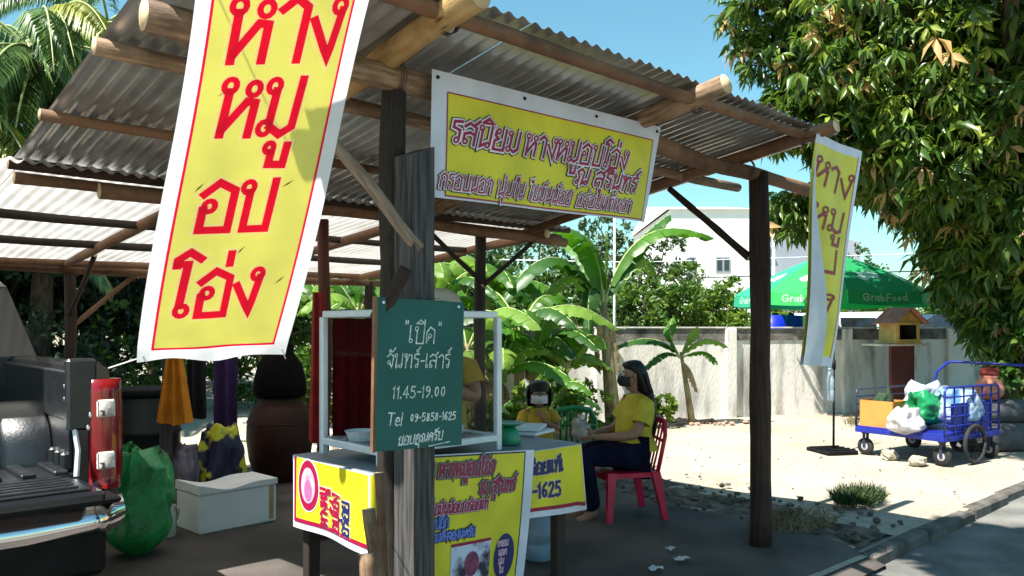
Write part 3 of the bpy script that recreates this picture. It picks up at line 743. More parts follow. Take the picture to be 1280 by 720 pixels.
# round emblem at the left end
def disc(L_, cu, cv, ru, rv, z, n=22, cut=None):
    mb = MB(); vs = [L_(cu, cv, z)] + [L_(cu + ru * math.cos(2 * PI * k / n), cv + rv * math.sin(2 * PI * k / n), z) for k in range(n)]
    return mb.add(vs, [(0, 1 + k, 1 + (k + 1) % n) for k in range(n)])
em = disc(L5, .17, skh - .13, .105, .135, .0042).build('emblem', white_p, r)
disc(L5, .17, skh - .13, .098, .127, .0055).build('emblem_ring', maroon, em) 
disc(L5, .17, skh - .13, .068, .09, .0068).build('emblem_field', mat('pale_grey_print', (.45, .48, .58), .5, scale=14, col2=(.5, .2, .32), bump=0), em)
disc(L5, .172, skh - .155, .036, .055, .008).build('emblem_figure', mat('mauve_print', (.5, .12, .22), .5, scale=30, col2=(.30, .12, .35), bump=0), em)
RA = PI / 2
ITL = [('หางหมู', .35, .05, .062, 0, .82, RA), ('อบโอ่ง', .465, .045, .062, 0, .82, RA)]
words(r, L5, ITL, .016, maroon, .026, white_print)
ITL = [('อร่อย', .56, .05, .062, 0, .85, RA)]
words(r, L5, ITL, .014, navy_p, .024, white_print, name='blue_word')
ub = plen[1]
ITR = [('อร่อยแท้เ', ub + .93, .235, .062, .0, .92), ('09-5858-1625', ub + .66, .105, .075, .0, .98)]
words(r, L5, ITR, .016, navy_p, .026, white_print, name='blue_word')
# tall poster hanging over the front
pt = TY0 - .055
e0, e1 = cornerpt(500, 571, pt), cornerpt(668, 562, pt); f0, f1 = cornerpt(498, 760, pt - .03), cornerpt(656, 722, pt - .03)
wp, hp = (e1 - e0).length, (e0 - f0).length
def S6(u, v):
    p = f0.lerp(f1, u / wp).lerp(e0.lerp(e1, u / wp), v / hp); p.y -= .012 * math.sin(u * 6) * (1 - v / hp) + .008 * math.sin(PI * v / hp); return p
L6 = lifted(S6)
r = thing('menu_poster', S6(wp / 2, hp), 'yellow menu poster with white border and food photo hanging in front of the table', 'poster')
sheetpart(r, 'vinyl_sheet', sheet_mb(L6, 0, 0, wp, hp, 0), white_p)
sheetpart(r, 'yellow_field', sheet_mb(L6, .01, hp - .67, wp - .07, hp - .01, .0015), yellow_p)
sheetpart(r, 'border_line', frame_lines(L6, .004, hp - .676, wp - .064, hp - .006, .007, .0025), black_p)
q = wp - .075
ITP = [('ยม หางหมูอบโอ่ง', q - .66, hp - .105, .062, .2, .76), ('ณ สุรินทร์', q - .30, hp - .20, .056, .2, .8)]
ITP2 = [('นุ่มใน ไขมันน้อย อร่อยแท้', q - .72, hp - .272, .042, .2, .80)]
ITP3 = [('ขายส่งปอีก', q - .70, hp - .335, .042, .1, .80), ('รับทาคามสั่งจองนะครับ', q - .70, hp - .395, .036, .1, .85)]
words(r, L6, ITP, .010, maroon, .021, white_print, .030, black_p, .010)
words(r, L6, ITP2, .007, maroon, .015, pink_p, .021, black_p, .010)
words(r, L6, ITP3, .009, mat('blue_print', (.12, .2, .6), .5, bump=0), .019, black_p, name='blue_word')
ph_ = sheetpart(r, 'food_photo', sheet_mb(L6, q - .47, hp - .625, q - .20, hp - .43, .004), mat('food_photo_print', (.55, .6, .75), .5, scale=7, col2=(.03, .02, .05), bump=0, ramp=(.42, .52)))
MB().grid(lambda i, j: L6(q - .47 + .27 * i, hp - .435 + .014 * j, .005), 4, 1).build('photo_band', maroon, ph_)
disc(L6, q - .33, hp - .53, .05, .06, .006).build('photo_meat', mat('meat_print', (.35, .06, .12), .5, scale=20, col2=(.12, .03, .08), bump=0), ph_)
disc(L6, q - .095, hp - .53, .075, .115, .0035).build('info_oval', navy_p, r)
words(r, L6, [('กรอบ', q - .15, hp - .475, .028, 0, .9), ('นอก', q - .14, hp - .52, .028, 0, .9), ('นุ่ม', q - .135, hp - .565, .028, 0, .9), ('ใน', q - .125, hp - .61, .028, 0, .9)], .006, pink_p, z=.006, name='info_word')
# glass cabinet
CXa, CXb, CYa, CYb, CZ0, CZ1 = 1.11, 1.83, .31, .83, .925, 1.565
cab = thing('display_cabinet', (1.47, .57, .86), 'aluminium framed glass food display cabinet on the stall table', 'cabinet')
def bar(name, a, b, w_=.034, root=cab, m=alu):
    a, b = Vector(a), Vector(b); c = (a + b) / 2; d = b - a
    sz = [max(abs(d.x), w_), max(abs(d.y), w_), max(abs(d.z), w_)]
    return MB().box(c, sz, bev=.004).build(name, m, root)
for x_ in (CXa, CXb):
    for y_ in (CYa, CYb): bar('corner_post', (x_, y_, .86), (x_, y_, CZ1 - .014))
for z_ in (CZ0, CZ1):
    for y_ in (CYa, CYb): bar('rail', (CXa + .014, y_, z_), (CXb - .014, y_, z_))
    for x_ in (CXa, CXb): bar('rail', (x_, CYa + .014, z_), (x_, CYb - .014, z_))
glass = mat('cabinet_glass', (.01, .012, .014), .03, var=.05, alpha=.07, bump=0, spec=.9)
MB().box(((CXa + CXb) / 2, CYa, (CZ0 + CZ1) / 2), (CXb - CXa - .03, .004, CZ1 - CZ0 - .03)).build('glass_pane', glass, cab)
MB().box((CXa, (CYa + CYb) / 2, (CZ0 + CZ1) / 2), (.004, CYb - CYa - .03, CZ1 - CZ0 - .03)).build('glass_pane', glass, cab)
MB().box((CXb, (CYa + CYb) / 2, (CZ0 + CZ1) / 2), (.004, CYb - CYa - .03, CZ1 - CZ0 - .03)).build('glass_pane', glass, cab)
MB().box(((CXa + CXb) / 2, (CYa + CYb) / 2, CZ0 + .002), (CXb - CXa - .03, CYb - CYa - .03, .008)).build('floor_plate', mat('tray_metal', (.30, .32, .36), .4, .5), cab)
MB().box(((CXa + CXb) / 2, (CYa + CYb) / 2, CZ1 + .001), (CXb - CXa - .03, CYb - CYa - .03, .006)).build('top_plate', mat('cabinet_roof', (.25, .27, .3), .5, .3), cab)
MB().box((1.66, CYb - .02, 1.33), (.30, .03, .014)).build('hanging_rod', wood_gold, cab)
# strips of roast pork on hooks
mt = mat('roast_pork', (.30, .085, .03), .4, var=.5, scale=14, bump=.5, spec=.6)
for k, (x_, ln_, lb) in enumerate(((1.56, .17, 'reddish roast pork strip hanging nearest the chalkboard in the cabinet'), (1.63, .21, 'longest reddish roast pork strip hanging in the cabinet'), (1.69, .15, 'short roast pork strip hanging third from the chalkboard'), (1.76, .18, 'roast pork strip hanging nearest the right glass of the cabinet'))):
    m_ = MB().tube([(x_, .80, 1.32), (x_ + .004, .80, 1.29), (x_, .80, 1.27), (x_ + .006, .795, 1.27 - ln_ * .5), (x_ - .004, .80, 1.27 - ln_)], [.003, .004, .018, .024, .010], 9, rough=.15)
    tag(m_.build('roast_pork', mt, None, True), lb, 'meat', 'roast pork strips on the cabinet rod')
# dark red curtain behind the glass and things inside
cur = MB().grid(lambda i, j: (CXa + .03 + .56 * i, CYb - .035 + .012 * math.sin(i * 44), CZ0 + .02 + .60 * j), 60, 4).build('curtain', mat('dark_red_cloth', (.07, .002, .003), 1, scale=10, bump=.3, spec=.02), None, True)
tag(cur, 'dark red pleated curtain hanging inside the back of the glass cabinet', 'curtain')
foam = mat('white_foam', (.72, .74, .76), .7, var=.08, bump=.1, bscale=120)
for (x_, y_, w_, lb) in ((1.22, .66, .15, 'white foam food tray at the left end of the cabinet floor'), (1.30, .42, .12, 'small white foam box beside the tray inside the cabinet'), (1.68, .5, .13, 'flat white foam tray at the right end inside the cabinet')):
    z0 = CZ0 + .008
    h_ = .05 if 'tray' in lb else .09
    m_ = MB().lathe([(w_ * .38, z0), (w_ * .5, z0 + h_), (w_ * .53, z0 + h_), (w_ * .48, z0 + h_ - .01), (w_ * .36, z0 + .012), (0, z0 + .012)], (x_, y_, 0), 4 if 'box' in lb else 14)
    tag(m_.build('foam_tray' if 'tray' in lb else 'foam_box', foam), lb, 'tray' if 'tray' in lb else 'box')
# hanging red cloth behind cabinet on the left
def cloth(name, x0, y0, dx, dy, z1, z0, w_, m, n=26, folds=5, amp=.02, wtop=.6, label=None, cat='cloth', seed=0):
    def f(i, j):
        wd_ = w_ * (wtop + (1 - wtop) * (1 - j)); s_ = (i - .5) * wd_
        a_ = amp * math.sin(i * folds * 6.28 + seed) * (1 - .4 * j) + .01 * NZ.noise(Vector((i * 3, j * 3, seed)))
        return (x0 + dx * s_ - dy * a_, y0 + dy * s_ + dx * a_, z0 + (z1 - z0) * j + .01 * math.sin(i * 7 + seed) * (1 - j))
    o = MB().grid(f, n * 2, 14).build(name, m, None, True); tag(o, label, cat); return o
ux, uy = CA, -SA    # image-right direction on the ground
q = cw((398 - 640) / FPX * 5.0, 5.0); cloth('hanging_cloth', q.x, q.y, ux, uy, 1.72, .78, .13, mat('bright_red_cloth', (.35, .02, .015), .8, bump=.2), folds=2, label='narrow dark red cloth hanging left of the glass cabinet', seed=2)

# ---------------------------------------------------------------- things on the table's right end
green_pl = mat('green_plastic', (.01, .26, .12), .35, var=.1, bump=.03, spec=.6)
sp = cw((637 - 640) / FPX * 4.42, 4.42, TZ)
t = thing('kitchen_scale', sp, 'green plastic kitchen scale with round pan on the table beside the cabinet', 'scale')
MB().lathe([(.0, 0), (.06, 0), (.066, .01), (.052, .07), (.03, .095), (.015, .10), (.0, .10)], sp + Vector((0, 0, .002)), 20).build('body', green_pl, t, True)
MB().lathe([(.0, .102), (.05, .103), (.085, .118), (.088, .122), (.048, .11), (0, .109)], sp, 24).build('pan', green_pl, t, True)
sp2 = cw((672 - 640) / FPX * 4.9, 4.9, TZ)
for k in range(2):
    m_ = MB().box(sp2 + Vector((-.04, 0 + .03 * k, .012 + k * .024)), (.26, .17, .02), Matrix.Rotation(.3 + .3 * k, 3, 'Z'), bev=.004)
    tag(m_.build('cutting_board', mat('white_board', (.62, .68, .75), .5, var=.06)), ('lower' if k == 0 else 'upper') + ' of two pale blue-white boards stacked behind the green scale', 'board')
# water jug under the table at right
jb = cw((674 - 640) / FPX * 5.0, 5.0, .05)
t = thing('water_jug', jb, 'large clear bluish plastic water jug on the ground beside the table leg', 'jug')
MB().lathe([(0, 0), (.10, .002), (.115, .02), (.115, .1), (.108, .11), (.115, .12), (.115, .22), (.06, .28), (.025, .30), (.025, .33), (0, .331)], jb, 20).build('jug_body', mat('blue_plastic', (.30, .42, .55), .2, alpha=.6, var=.2), t, True)
MB().lathe([(.028, .325), (.028, .35), (0, .352)], jb, 12).build('jug_cap', mat('blue_cap', (.1, .2, .5), .5), t, True)

# ================================================================ PEOPLE
def skinned(name, joints, edges, m, root=None, sub=2, smooth=True, xf=None):
    """joints: {key: (pos, radius or (rx, ry))}; grown into one continuous surface"""
    keys = list(joints); ix = {k: i for i, k in enumerate(keys)}
    me = bpy.data.meshes.new(name); me.from_pydata([joints[k][0] for k in keys], [(ix[a], ix[b]) for a, b in edges], [])
    o = bpy.data.objects.new(name, me); COL.objects.link(o)
    md = o.modifiers.new('skin', 'SKIN'); md.branch_smoothing = .6
    sv = me.skin_vertices[0].data
    for k in keys:
        r_ = joints[k][1]; sv[ix[k]].radius = r_ if isinstance(r_, tuple) else (r_, r_)
    sv[0].use_root = True
    s2 = o.modifiers.new('sub', 'SUBSURF'); s2.levels = sub; s2.render_levels = sub
    dg = bpy.context.evaluated_depsgraph_get(); dg.update()
    nm = bpy.data.meshes.new_from_object(o.evaluated_get(dg)); bpy.data.objects.remove(o)
    nm.name = name; nm.materials.clear()
    for q in (m if isinstance(m, list) else [m]): nm.materials.append(q)
    nm.polygons.foreach_set('use_smooth', [smooth] * len(nm.polygons))
    o = bpy.data.objects.new(name, nm); COL.objects.link(o)
    if root: o.parent = root
    return o
skin_m = mat('skin', (.33, .17, .11), .55, var=.1, scale=20, bump=.05)
hair_m = mat('black_hair', (.007, .006, .006), .5, scale=3, uv=(30, 1), bump=.4, bscale=30)
tee_m = mat('yellow_tshirt', (.56, .46, .04), .85, var=.2, scale=9, bump=.8, bscale=11)
navy_m = mat('navy_cloth', (.008, .009, .028), .9, var=.3, bump=.7, bscale=12, spec=.1)
mask_b = mat('black_mask', (.02, .02, .022), .7, bump=.1); mask_w = mat('white_mask', (.62, .60, .66), .8, var=.05, bump=.2)
eye_w = mat('eye_white', (.6, .58, .55), .3, bump=0); eye_b = mat('eye_dark', (.01, .008, .006), .2, bump=0)
def V(*a): return Vector(a)
def hand(J, E, wrist, pal, side, k, s=1.0, curl=.5, up=Vector((0, 0, 1))):
    """palm and five unequal bent fingers; pal = direction the hand points, side = towards the thumb"""
    w_ = Vector(wrist); d = Vector(pal).normalized(); sd = Vector(side).normalized(); dn = d.cross(sd).normalized()
    J[k + 'palm'] = (w_ + d * .045 * s, (.030 * s, .017 * s)); E.append((k + 'wr', k + 'palm'))
    J[k + 'pl2'] = (w_ + d * .08 * s, (.036 * s, .015 * s)); E.append((k + 'palm', k + 'pl2'))
    for i, (off, ln) in enumerate(((.030, .068), (.011, .078), (-.010, .072), (-.030, .055))):
        a = w_ + d * .095 * s + sd * off * s
        J[k + 'a%d' % i] = (a, .0085 * s); E.append((k + 'pl2', k + 'a%d' % i))
        b = a + (d * math.cos(curl * .6) + dn * math.sin(curl * .6)) * ln * .5 * s
        J[k + 'b%d' % i] = (b, .008 * s); E.append((k + 'a%d' % i, k + 'b%d' % i))
        c = b + (d * math.cos(curl * 1.6) + dn * math.sin(curl * 1.6)) * ln * .5 * s
        J[k + 'c%d' % i] = (c, .0065 * s); E.append((k + 'b%d' % i, k + 'c%d' % i))
    t1 = w_ + d * .035 * s + sd * .042 * s; t2 = t1 + (d * .7 + sd * .45 + dn * .4).normalized() * .035 * s; t3 = t2 + (d * .85 + dn * .4).normalized() * .026 * s
    J[k + 't1'] = (t1, .011 * s); J[k + 't2'] = (t2, .0095 * s); J[k + 't3'] = (t3, .007 * s)
    E += [(k + 'palm', k + 't1'), (k + 't1', k + 't2'), (k + 't2', k + 't3')]
def face_parts(root, hc, f, s, mask, look_up=0):
    """hc head centre, f forward unit vector, s head half height"""
    side = Vector((-f.y, f.x, 0)); up = Vector((0, 0, 1))
    for sg in (-1, 1):
        c = hc + f * s * .72 + side * sg * s * .30 + up * s * .06
        MB().blob(c, (s * .105,) * 3, 10, 7, 0).build('eye', eye_w, root, True)
        MB().blob(c + f * s * .055, (s * .065,) * 3, 8, 6, 0).build('pupil', eye_b, root, True)
        MB().blob(hc + side * sg * s * .78 - up * s * .05, (s * .12, s * .12, s * .24), 8, 6, .05).build('ear', skin_m, root, True)
        MB().tube([c + f * s * .07 + up * s * .17 - side * sg * s * .15, c + f * s * .08 + up * s * .21, c + f * s * .02 + up * s * .17 + side * sg * s * .16], s * .03, 6).build('eyebrow', hair_m, root, True)
    MB().tube([hc + f * s * .78 + up * s * .05, hc + f * s * .98 - up * s * .18, hc + f * s * .84 - up * s * .26], [s * .08, s * .13, s * .09], 8).build('nose', skin_m, root, True)
    # mask wraps the lower face, with ear loops
    def mk(i, j):
        a = (i - .5) * 2.3; z = -.12 - .72 * (1 - j)
        rr = (.93 - .18 * (1 - j) ** 2) + .20 * math.cos(a * 1.1) ** 8 * math.sin(PI * (j * .75 + .15))
        return hc + (f * math.cos(a) * rr + side * math.sin(a) * .80) * s + up * s * z
    MB().grid(mk, 18, 8).build('face_mask', mask, root, True)
    m_ = MB()
    for sg in (-1, 1):
        for z in (-.12, -.75): m_.tube([mk(0 if sg < 0 else 1, 1 if z > -.5 else 0), hc + side * sg * s * .86 - f * s * .05 + up * s * (-.02 if z > -.5 else -.22)], s * .018, 5)
    m_.build('ear_loop', mask, root)
# ---- seated woman (local x forward)
t = thing('person', (0, 0, 0), 'seated person with long black hair, black mask and yellow shirt holding a plastic bag', 'person')
J = {}; E = []
def j(k, p, r_, to=None):
    J[k] = (V(*p), r_)
    if to: E.append((to, k))
j('pelvis', (0, 0, .53), (.13, .15)); j('belly', (.02, 0, .66), (.115, .135), 'pelvis'); j('chest', (.0, 0, .83), (.11, .15), 'belly'); j('upch', (-.005, 0, .93), (.075, .11), 'chest')
j('neck', (.03, 0, 1.0), .048, 'upch'); j('jaw', (.065, 0, 1.065), (.07, .062), 'neck'); j('head', (.05, 0, 1.14), (.092, .078), 'jaw'); j('crown', (.04, 0, 1.20), (.062, .055), 'head')
for sg, n_ in ((1, 'L'), (-1, 'R')):
    j(n_ + 'sh', (0, sg * .17, .92), .052, 'upch'); j(n_ + 'el', (.10, sg * .21, .69), .042, n_ + 'sh'); j(n_ + 'mid', (.23, sg * .16, .675), .037, n_ + 'el'); j(n_ + 'wr', (.365, sg * .075, .665), .024, n_ + 'mid')
    hand(J, E, (.365, sg * .075, .665), (1, -sg * .3, .05), (.1, 0, 1), n_, 1.0, .9 if sg > 0 else .9)
    j(n_ + 'hip', (.06, sg * .09, .51), .095, 'pelvis'); j(n_ + 'th', (.25, sg * .10, .525), .082, n_ + 'hip'); j(n_ + 'kn', (.46, sg * .09, .52), .062, n_ + 'th')
    j(n_ + 'ca', (.44, sg * .085, .34), .055, n_ + 'kn'); j(n_ + 'an', (.39, sg * .08, .09), .035, n_ + 'ca'); j(n_ + 'he', (.37, sg * .08, .045), .034, n_ + 'an')
    j(n_ + 'toe', (.53, sg * .085, .03), (.026, .04), n_ + 'an')
skinned('body', J, E, skin_m, t)
f = V(1, 0, .02).normalized()
face_parts(t, V(.055, 0, 1.13), f, .105, mask_b)
# hair: cap and long fall behind the shoulders
def loft(mb, rings, n=20, mi=0, cap=True):
    vs = []
    for c, rx, ry in rings:
        for k in range(n): a = 2 * PI * k / n; vs.append(V(c[0] + rx * math.cos(a), c[1] + ry * math.sin(a), c[2] + (c[3] * math.cos(a) if len(c) > 3 else 0)))
    b0 = len(mb.v)
    mb.add(vs, [(i * n + k, i * n + (k + 1) % n, (i + 1) * n + (k + 1) % n, (i + 1) * n + k) for i in range(len(rings) - 1) for k in range(n)], mi)
    if cap:
        mb.f.append(tuple(b0 + (len(rings) - 1) * n + k for k in range(n))); mb.mi.append(mi); mb.uv.append(None)
    return mb
m_ = MB()
loft(m_, [((-.115, 0, .66), .012, .05), ((-.115, 0, .74), .03, .085), ((-.10, 0, .86), .038, .10), ((-.075, 0, .97), .05, .098), ((-.045, 0, 1.03), .062, .09), ((-.022, 0, 1.08, .02), .078, .092), ((0.0, 0, 1.13, .035), .092, .096), ((.022, 0, 1.175, .03), .100, .094), ((.03, 0, 1.215, .012), .082, .078), ((.028, 0, 1.238), .05, .048), ((.026, 0, 1.246), .015, .015)], 24)
m_.build('hair', hair_m, t, True)
m_ = MB()
for k in range(26):
    y_ = random.uniform(-.10, .10); x_ = random.uniform(-.04, .03) if abs(y_) > .07 else -.06
    m_.tube([(x_ + .02, y_ * 1.0, 1.14), (x_ - .03, y_ * 1.1, 1.0), (x_ - .05 + (.08 if abs(y_) > .085 else 0), y_ * 1.15, .88), (x_ - .06 + (.07 if abs(y_) > .085 else 0), y_ * 1.1, .70 + random.uniform(-.05, .06))], [.012, .013, .010, .003], 5)
m_.build('hair_strand', hair_m, t, True)['kind'] = 'stuff'
# shirt
m_ = MB()
loft(m_, [((.01, 0, .555), .165, .19), ((.02, 0, .60), .158, .182), ((.035, 0, .66), .142, .162), ((.035, 0, .72), .138, .160), ((.02, 0, .79), .142, .172), ((.008, 0, .86), .132, .180), ((0, 0, .905), .112, .178), ((0, 0, .94), .090, .150), ((.008, 0, .965), .072, .105), ((.016, 0, .985), .058, .068)], 26, cap=False)
for sg in (1, -1):
    m_.tube([(0, sg * .115, .935), (.0, sg * .165, .915), (.03, sg * .195, .85), (.062, sg * .212, .775)], [.045, .062, .068, .070], 16, caps=False)
o = m_.build('shirt', tee_m, t, True)
# long dark trousers
J = {}; E = []
j('p', (0, 0, .53), (.145, .165))
for sg, n_ in ((1, 'L'), (-1, 'R')):
    j(n_ + 'h', (.08, sg * .095, .515), .112, 'p'); j(n_ + 't', (.27, sg * .10, .53), .10, n_ + 'h'); j(n_ + 'k', (.47, sg * .09, .52), .082, n_ + 't'); j(n_ + 'c', (.45, sg * .085, .33), .085, n_ + 'k'); j(n_ + 'a', (.40, sg * .085, .10), .075, n_ + 'c')
skinned('trousers', J, E, navy_m, t)
for sg in (1, -1):
    MB().blob((.47, sg * .085, .018), (.115, .045, .016), 14, 6, .03).build('sandal', black_pl, t, True)
rzw = math.atan2(SA, -CA) + R(14)
wp_ = cw((797 - 640) / FPX * 6.2, 6.2, -.02 + .02); t.location = wp_; t.rotation_euler = (0, 0, rzw)
hb = Matrix.Rotation(rzw, 3, 'Z') @ V(.46, 0, .70) + Vector(wp_)
bag_clear = mat('thin_clear_bag', (.62, .58, .58), .25, var=.4, scale=9, alpha=.55, bump=.8, bscale=20, spec=.8)
def rootloc_mb(mb, name, m, label, cat, loc, smooth=True, group=None):
    o = mb.build(name, m, None, smooth, loc=Vector(loc)); return tag(o, label, cat, group)
rootloc_mb(MB().blob(hb + V(0, 0, .01), (.065, .06, .085), 18, 12, .35, fr=3, seed=3).tube([hb + V(0, 0, .08), hb + V(.01, .01, .13)], [.018, .035], 8), 'plastic_bag', bag_clear, 'crumpled clear plastic bag held in the hands of the seated person', 'bag', hb)
# ---- child standing behind the table
t = thing('person', (0, 0, 0), 'small child with black bob, white mask and yellow shirt standing behind the table', 'person')
J = {}; E = []
j('pelvis', (0, 0, .52), (.085, .10)); j('belly', (.01, 0, .61), (.08, .095), 'pelvis'); j('chest', (0, 0, .72), (.075, .10), 'belly'); j('upch', (0, 0, .785), (.055, .08), 'chest'); j('neck', (.01, 0, .83), .036, 'upch')
j('jaw', (.03, 0, .885), (.066, .06), 'neck'); j('head', (.02, 0, .955), (.084, .078), 'jaw'); j('crown', (.01, 0, 1.01), (.055, .052), 'head')
for sg, n_ in ((1, 'L'), (-1, 'R')):
    j(n_ + 'sh', (0, sg * .12, .78), .036, 'upch')
    if sg > 0: j(n_ + 'el', (.05, sg * .16, .65), .030, n_ + 'sh'); j(n_ + 'wr', (.13, sg * .03, .72), .020, n_ + 'el'); hand(J, E, (.13, .03, .72), (.1, -.5, .8), (.3, 1, .2), n_, .7, .5)
    else: j(n_ + 'el', (.02, sg * .15, .63), .030, n_ + 'sh'); j(n_ + 'wr', (.12, sg * .10, .58), .020, n_ + 'el'); hand(J, E, (.12, sg * .10, .58), (1, .2, -.1), (0, .3, 1), n_, .7, .6)
    j(n_ + 'hip', (0, sg * .06, .47), .065, 'pelvis'); j(n_ + 'kn', (.01, sg * .065, .28), .045, n_ + 'hip'); j(n_ + 'an', (0, sg * .065, .07), .028, n_ + 'kn'); j(n_ + 'he', (-.02, sg * .065, .04), .026, n_ + 'an'); j(n_ + 'toe', (.10, sg * .07, .03), (.022, .03), n_ + 'an')
skinned('body', J, E, skin_m, t)
face_parts(t, V(.025, 0, .945), V(1, 0, 0), .095, mask_w)
m_ = MB()
loft(m_, [((-.03, 0, .835, .0), .065, .098), ((-.022, 0, .87, .01), .078, .104), ((-.012, 0, .92, .045), .088, .104), ((.0, 0, .965, .045), .098, .102), ((.01, 0, 1.005, .03), .100, .095), ((.012, 0, 1.035, .012), .078, .074), ((.01, 0, 1.052), .045, .042), ((.01, 0, 1.056), .012, .012)], 24)
m_.build('hair', hair_m, t, True)
m_ = MB().grid(lambda i, j_: (.03 + .088 * math.cos((i - .5) * 2.0), .088 * math.sin((i - .5) * 2.0), .968 + .06 * j_ - .01 * abs(i - .5)), 12, 3); m_.build('fringe', hair_m, t, True)
for sg in (1, -1): MB().grid(lambda i, j_: (-.04 + .09 * i, sg * (.092 + .012 * math.sin(PI * j_)), .84 + .17 * j_), 4, 6).build('side_hair', hair_m, t, True)
m_ = MB()
loft(m_, [((0, 0, .46), .112, .128), ((.005, 0, .55), .108, .122), ((.01, 0, .64), .10, .118), ((.002, 0, .72), .094, .122), ((0, 0, .765), .08, .118), ((.004, 0, .80), .058, .085), ((.008, 0, .825), .042, .048)], 22, cap=False)
for sg in (1, -1): m_.tube([(0, sg * .08, .785), (0, sg * .12, .77), (.02, sg * .145, .70)], [.036, .047, .052], 14, caps=False)
m_.build('shirt', mat('golden_tshirt', (.50, .32, .03), .85, var=.2, scale=9, bump=.35, bscale=14), t, True)
J = {}; E = []
j('p', (0, 0, .49), (.10, .115))
for sg, n_ in ((1, 'L'), (-1, 'R')): j(n_ + 'h', (0, sg * .062, .43), .080, 'p'); j(n_ + 'k', (.01, sg * .068, .27), .068, n_ + 'h')
skinned('shorts', J, E, navy_m, t)
t.location = cw((673 - 640) / FPX * 6.7, 6.7, 0); t.rotation_euler = (0, 0, math.atan2(-CA, -SA) + R(6))
child = t
vend = dup(child, cw((545 - 640) / FPX * 5.05, 5.05, 0), math.atan2(-CA, -SA), 'standing adult in yellow shirt and pale cap behind the cabinet, mostly hidden by the chalkboard', 1.62)
capm = mat('pale_cap', (.55, .52, .45), .85, bump=.2)
cp_ = MB(); loft(cp_, [((.012, 0, .985), .106, .106), ((.012, 0, 1.02, .004), .104, .104), ((.01, 0, 1.055), .085, .085), ((.008, 0, 1.075), .045, .045), ((.008, 0, 1.08), .01, .01)], 22)
cp_.grid(lambda i, j_: (.07 + .10 * j_ * math.cos((i - .5) * 1.6), .10 * math.sin((i - .5) * 1.6), .992 - .012 * j_), 12, 3)
co_ = cp_.build('cap', capm, None, True); co_.parent = vend
# ---- plastic chairs
def plastic_chair(label, m):
    t = thing('plastic_chair', (0, 0, 0), label, 'chair')
    def seatf(i, j_):
        x_ = -.20 + .42 * i; hw = .20 + .02 * i; y_ = (j_ * 2 - 1) * hw
        return (x_, y_, .415 - .018 * math.sin(PI * i) * math.sin(PI * j_) - (.03 * max(0, i - .85) / .15) - .012 * abs(j_ * 2 - 1) ** 8)
    sm = MB().grid(seatf, 12, 10); sm.grid(lambda i, j_: Vector(seatf(i, j_)) - V(0, 0, .012), 12, 10)
    for q in range(2):
        sm.grid(lambda i, j_: V(*seatf(i, q)) - V(0, 0, .035 * j_), 12, 1); sm.grid(lambda i, j_: V(*seatf(q, i)) - V(0, 0, .035 * j_), 10, 1)
    sm.build('seat', m, t, True)
    for sg in (-1, 1):
        for fx in (0, 1):
            top = V(.18 if fx else -.17, sg * .19, .41); bot = V(.215 if fx else -.25, sg * .225, 0)
            lm = MB(); vs = []
            for p_, a_ in ((bot, .021), (bot.lerp(top, .5), .026), (top, .034)):
                for qx, qy in ((-1, -1), (1, -1), (1, 1), (-1, 1)): vs.append(p_ + V(qx * a_, qy * a_ * .8, 0))
            lm.add(vs, [(3, 2, 1, 0), (8, 9, 10, 11)] + [(i * 4 + k, i * 4 + (k + 1) % 4, i * 4 + 4 + (k + 1) % 4, i * 4 + 4 + k) for i in range(2) for k in range(4)])
            lm.build('leg', m, t)
    bk = MB()
    P = [V(-.19, -.20, .41), V(-.22, -.205, .55), V(-.25, -.20, .68), V(-.275, -.14, .77), V(-.285, 0, .79), V(-.275, .14, .77), V(-.25, .20, .68), V(-.22, .205, .55), V(-.19, .20, .41)]
    bk.tube(P, [.022, .022, .022, .024, .026, .024, .022, .022, .022], 10, flat=.7); bk.build('back_frame', m, t, True)
    for k in range(5):
        y_ = -.11 + k * .055; MB().tube([(-.195, y_ * .9, .405), (-.235, y_, .58), (-.278, y_ * 1.05, .775)], [.014, .013, .014], 8, flat=.45).build('back_slat', m, t, True)
    MB().tube([(-.245, -.2, .63), (-.262, 0, .64), (-.245, .2, .63)], .012, 8).build('cross_bar', m, t, True)
    return t
red_pl = mat('red_plastic', (.60, .012, .06), .35, var=.12, bump=.03, spec=.5)
ch = plastic_chair('red plastic chair with slatted back under the seated person', red_pl)
ch.location = Vector(wp_) + Matrix.Rotation(rzw, 3, 'Z') @ V(.11, 0, 0); ch.rotation_euler = (0, 0, rzw)
ch2 = plastic_chair('green plastic chair with slatted back standing between the child and the seated person', mat('dark_green_plastic', (.015, .20, .07), .35, var=.15, bump=.03))
ch2.location = cw((708 - 640) / FPX * 7.3, 7.3, 0); ch2.rotation_euler = (0, 0, math.atan2(CA, SA) + R(10))

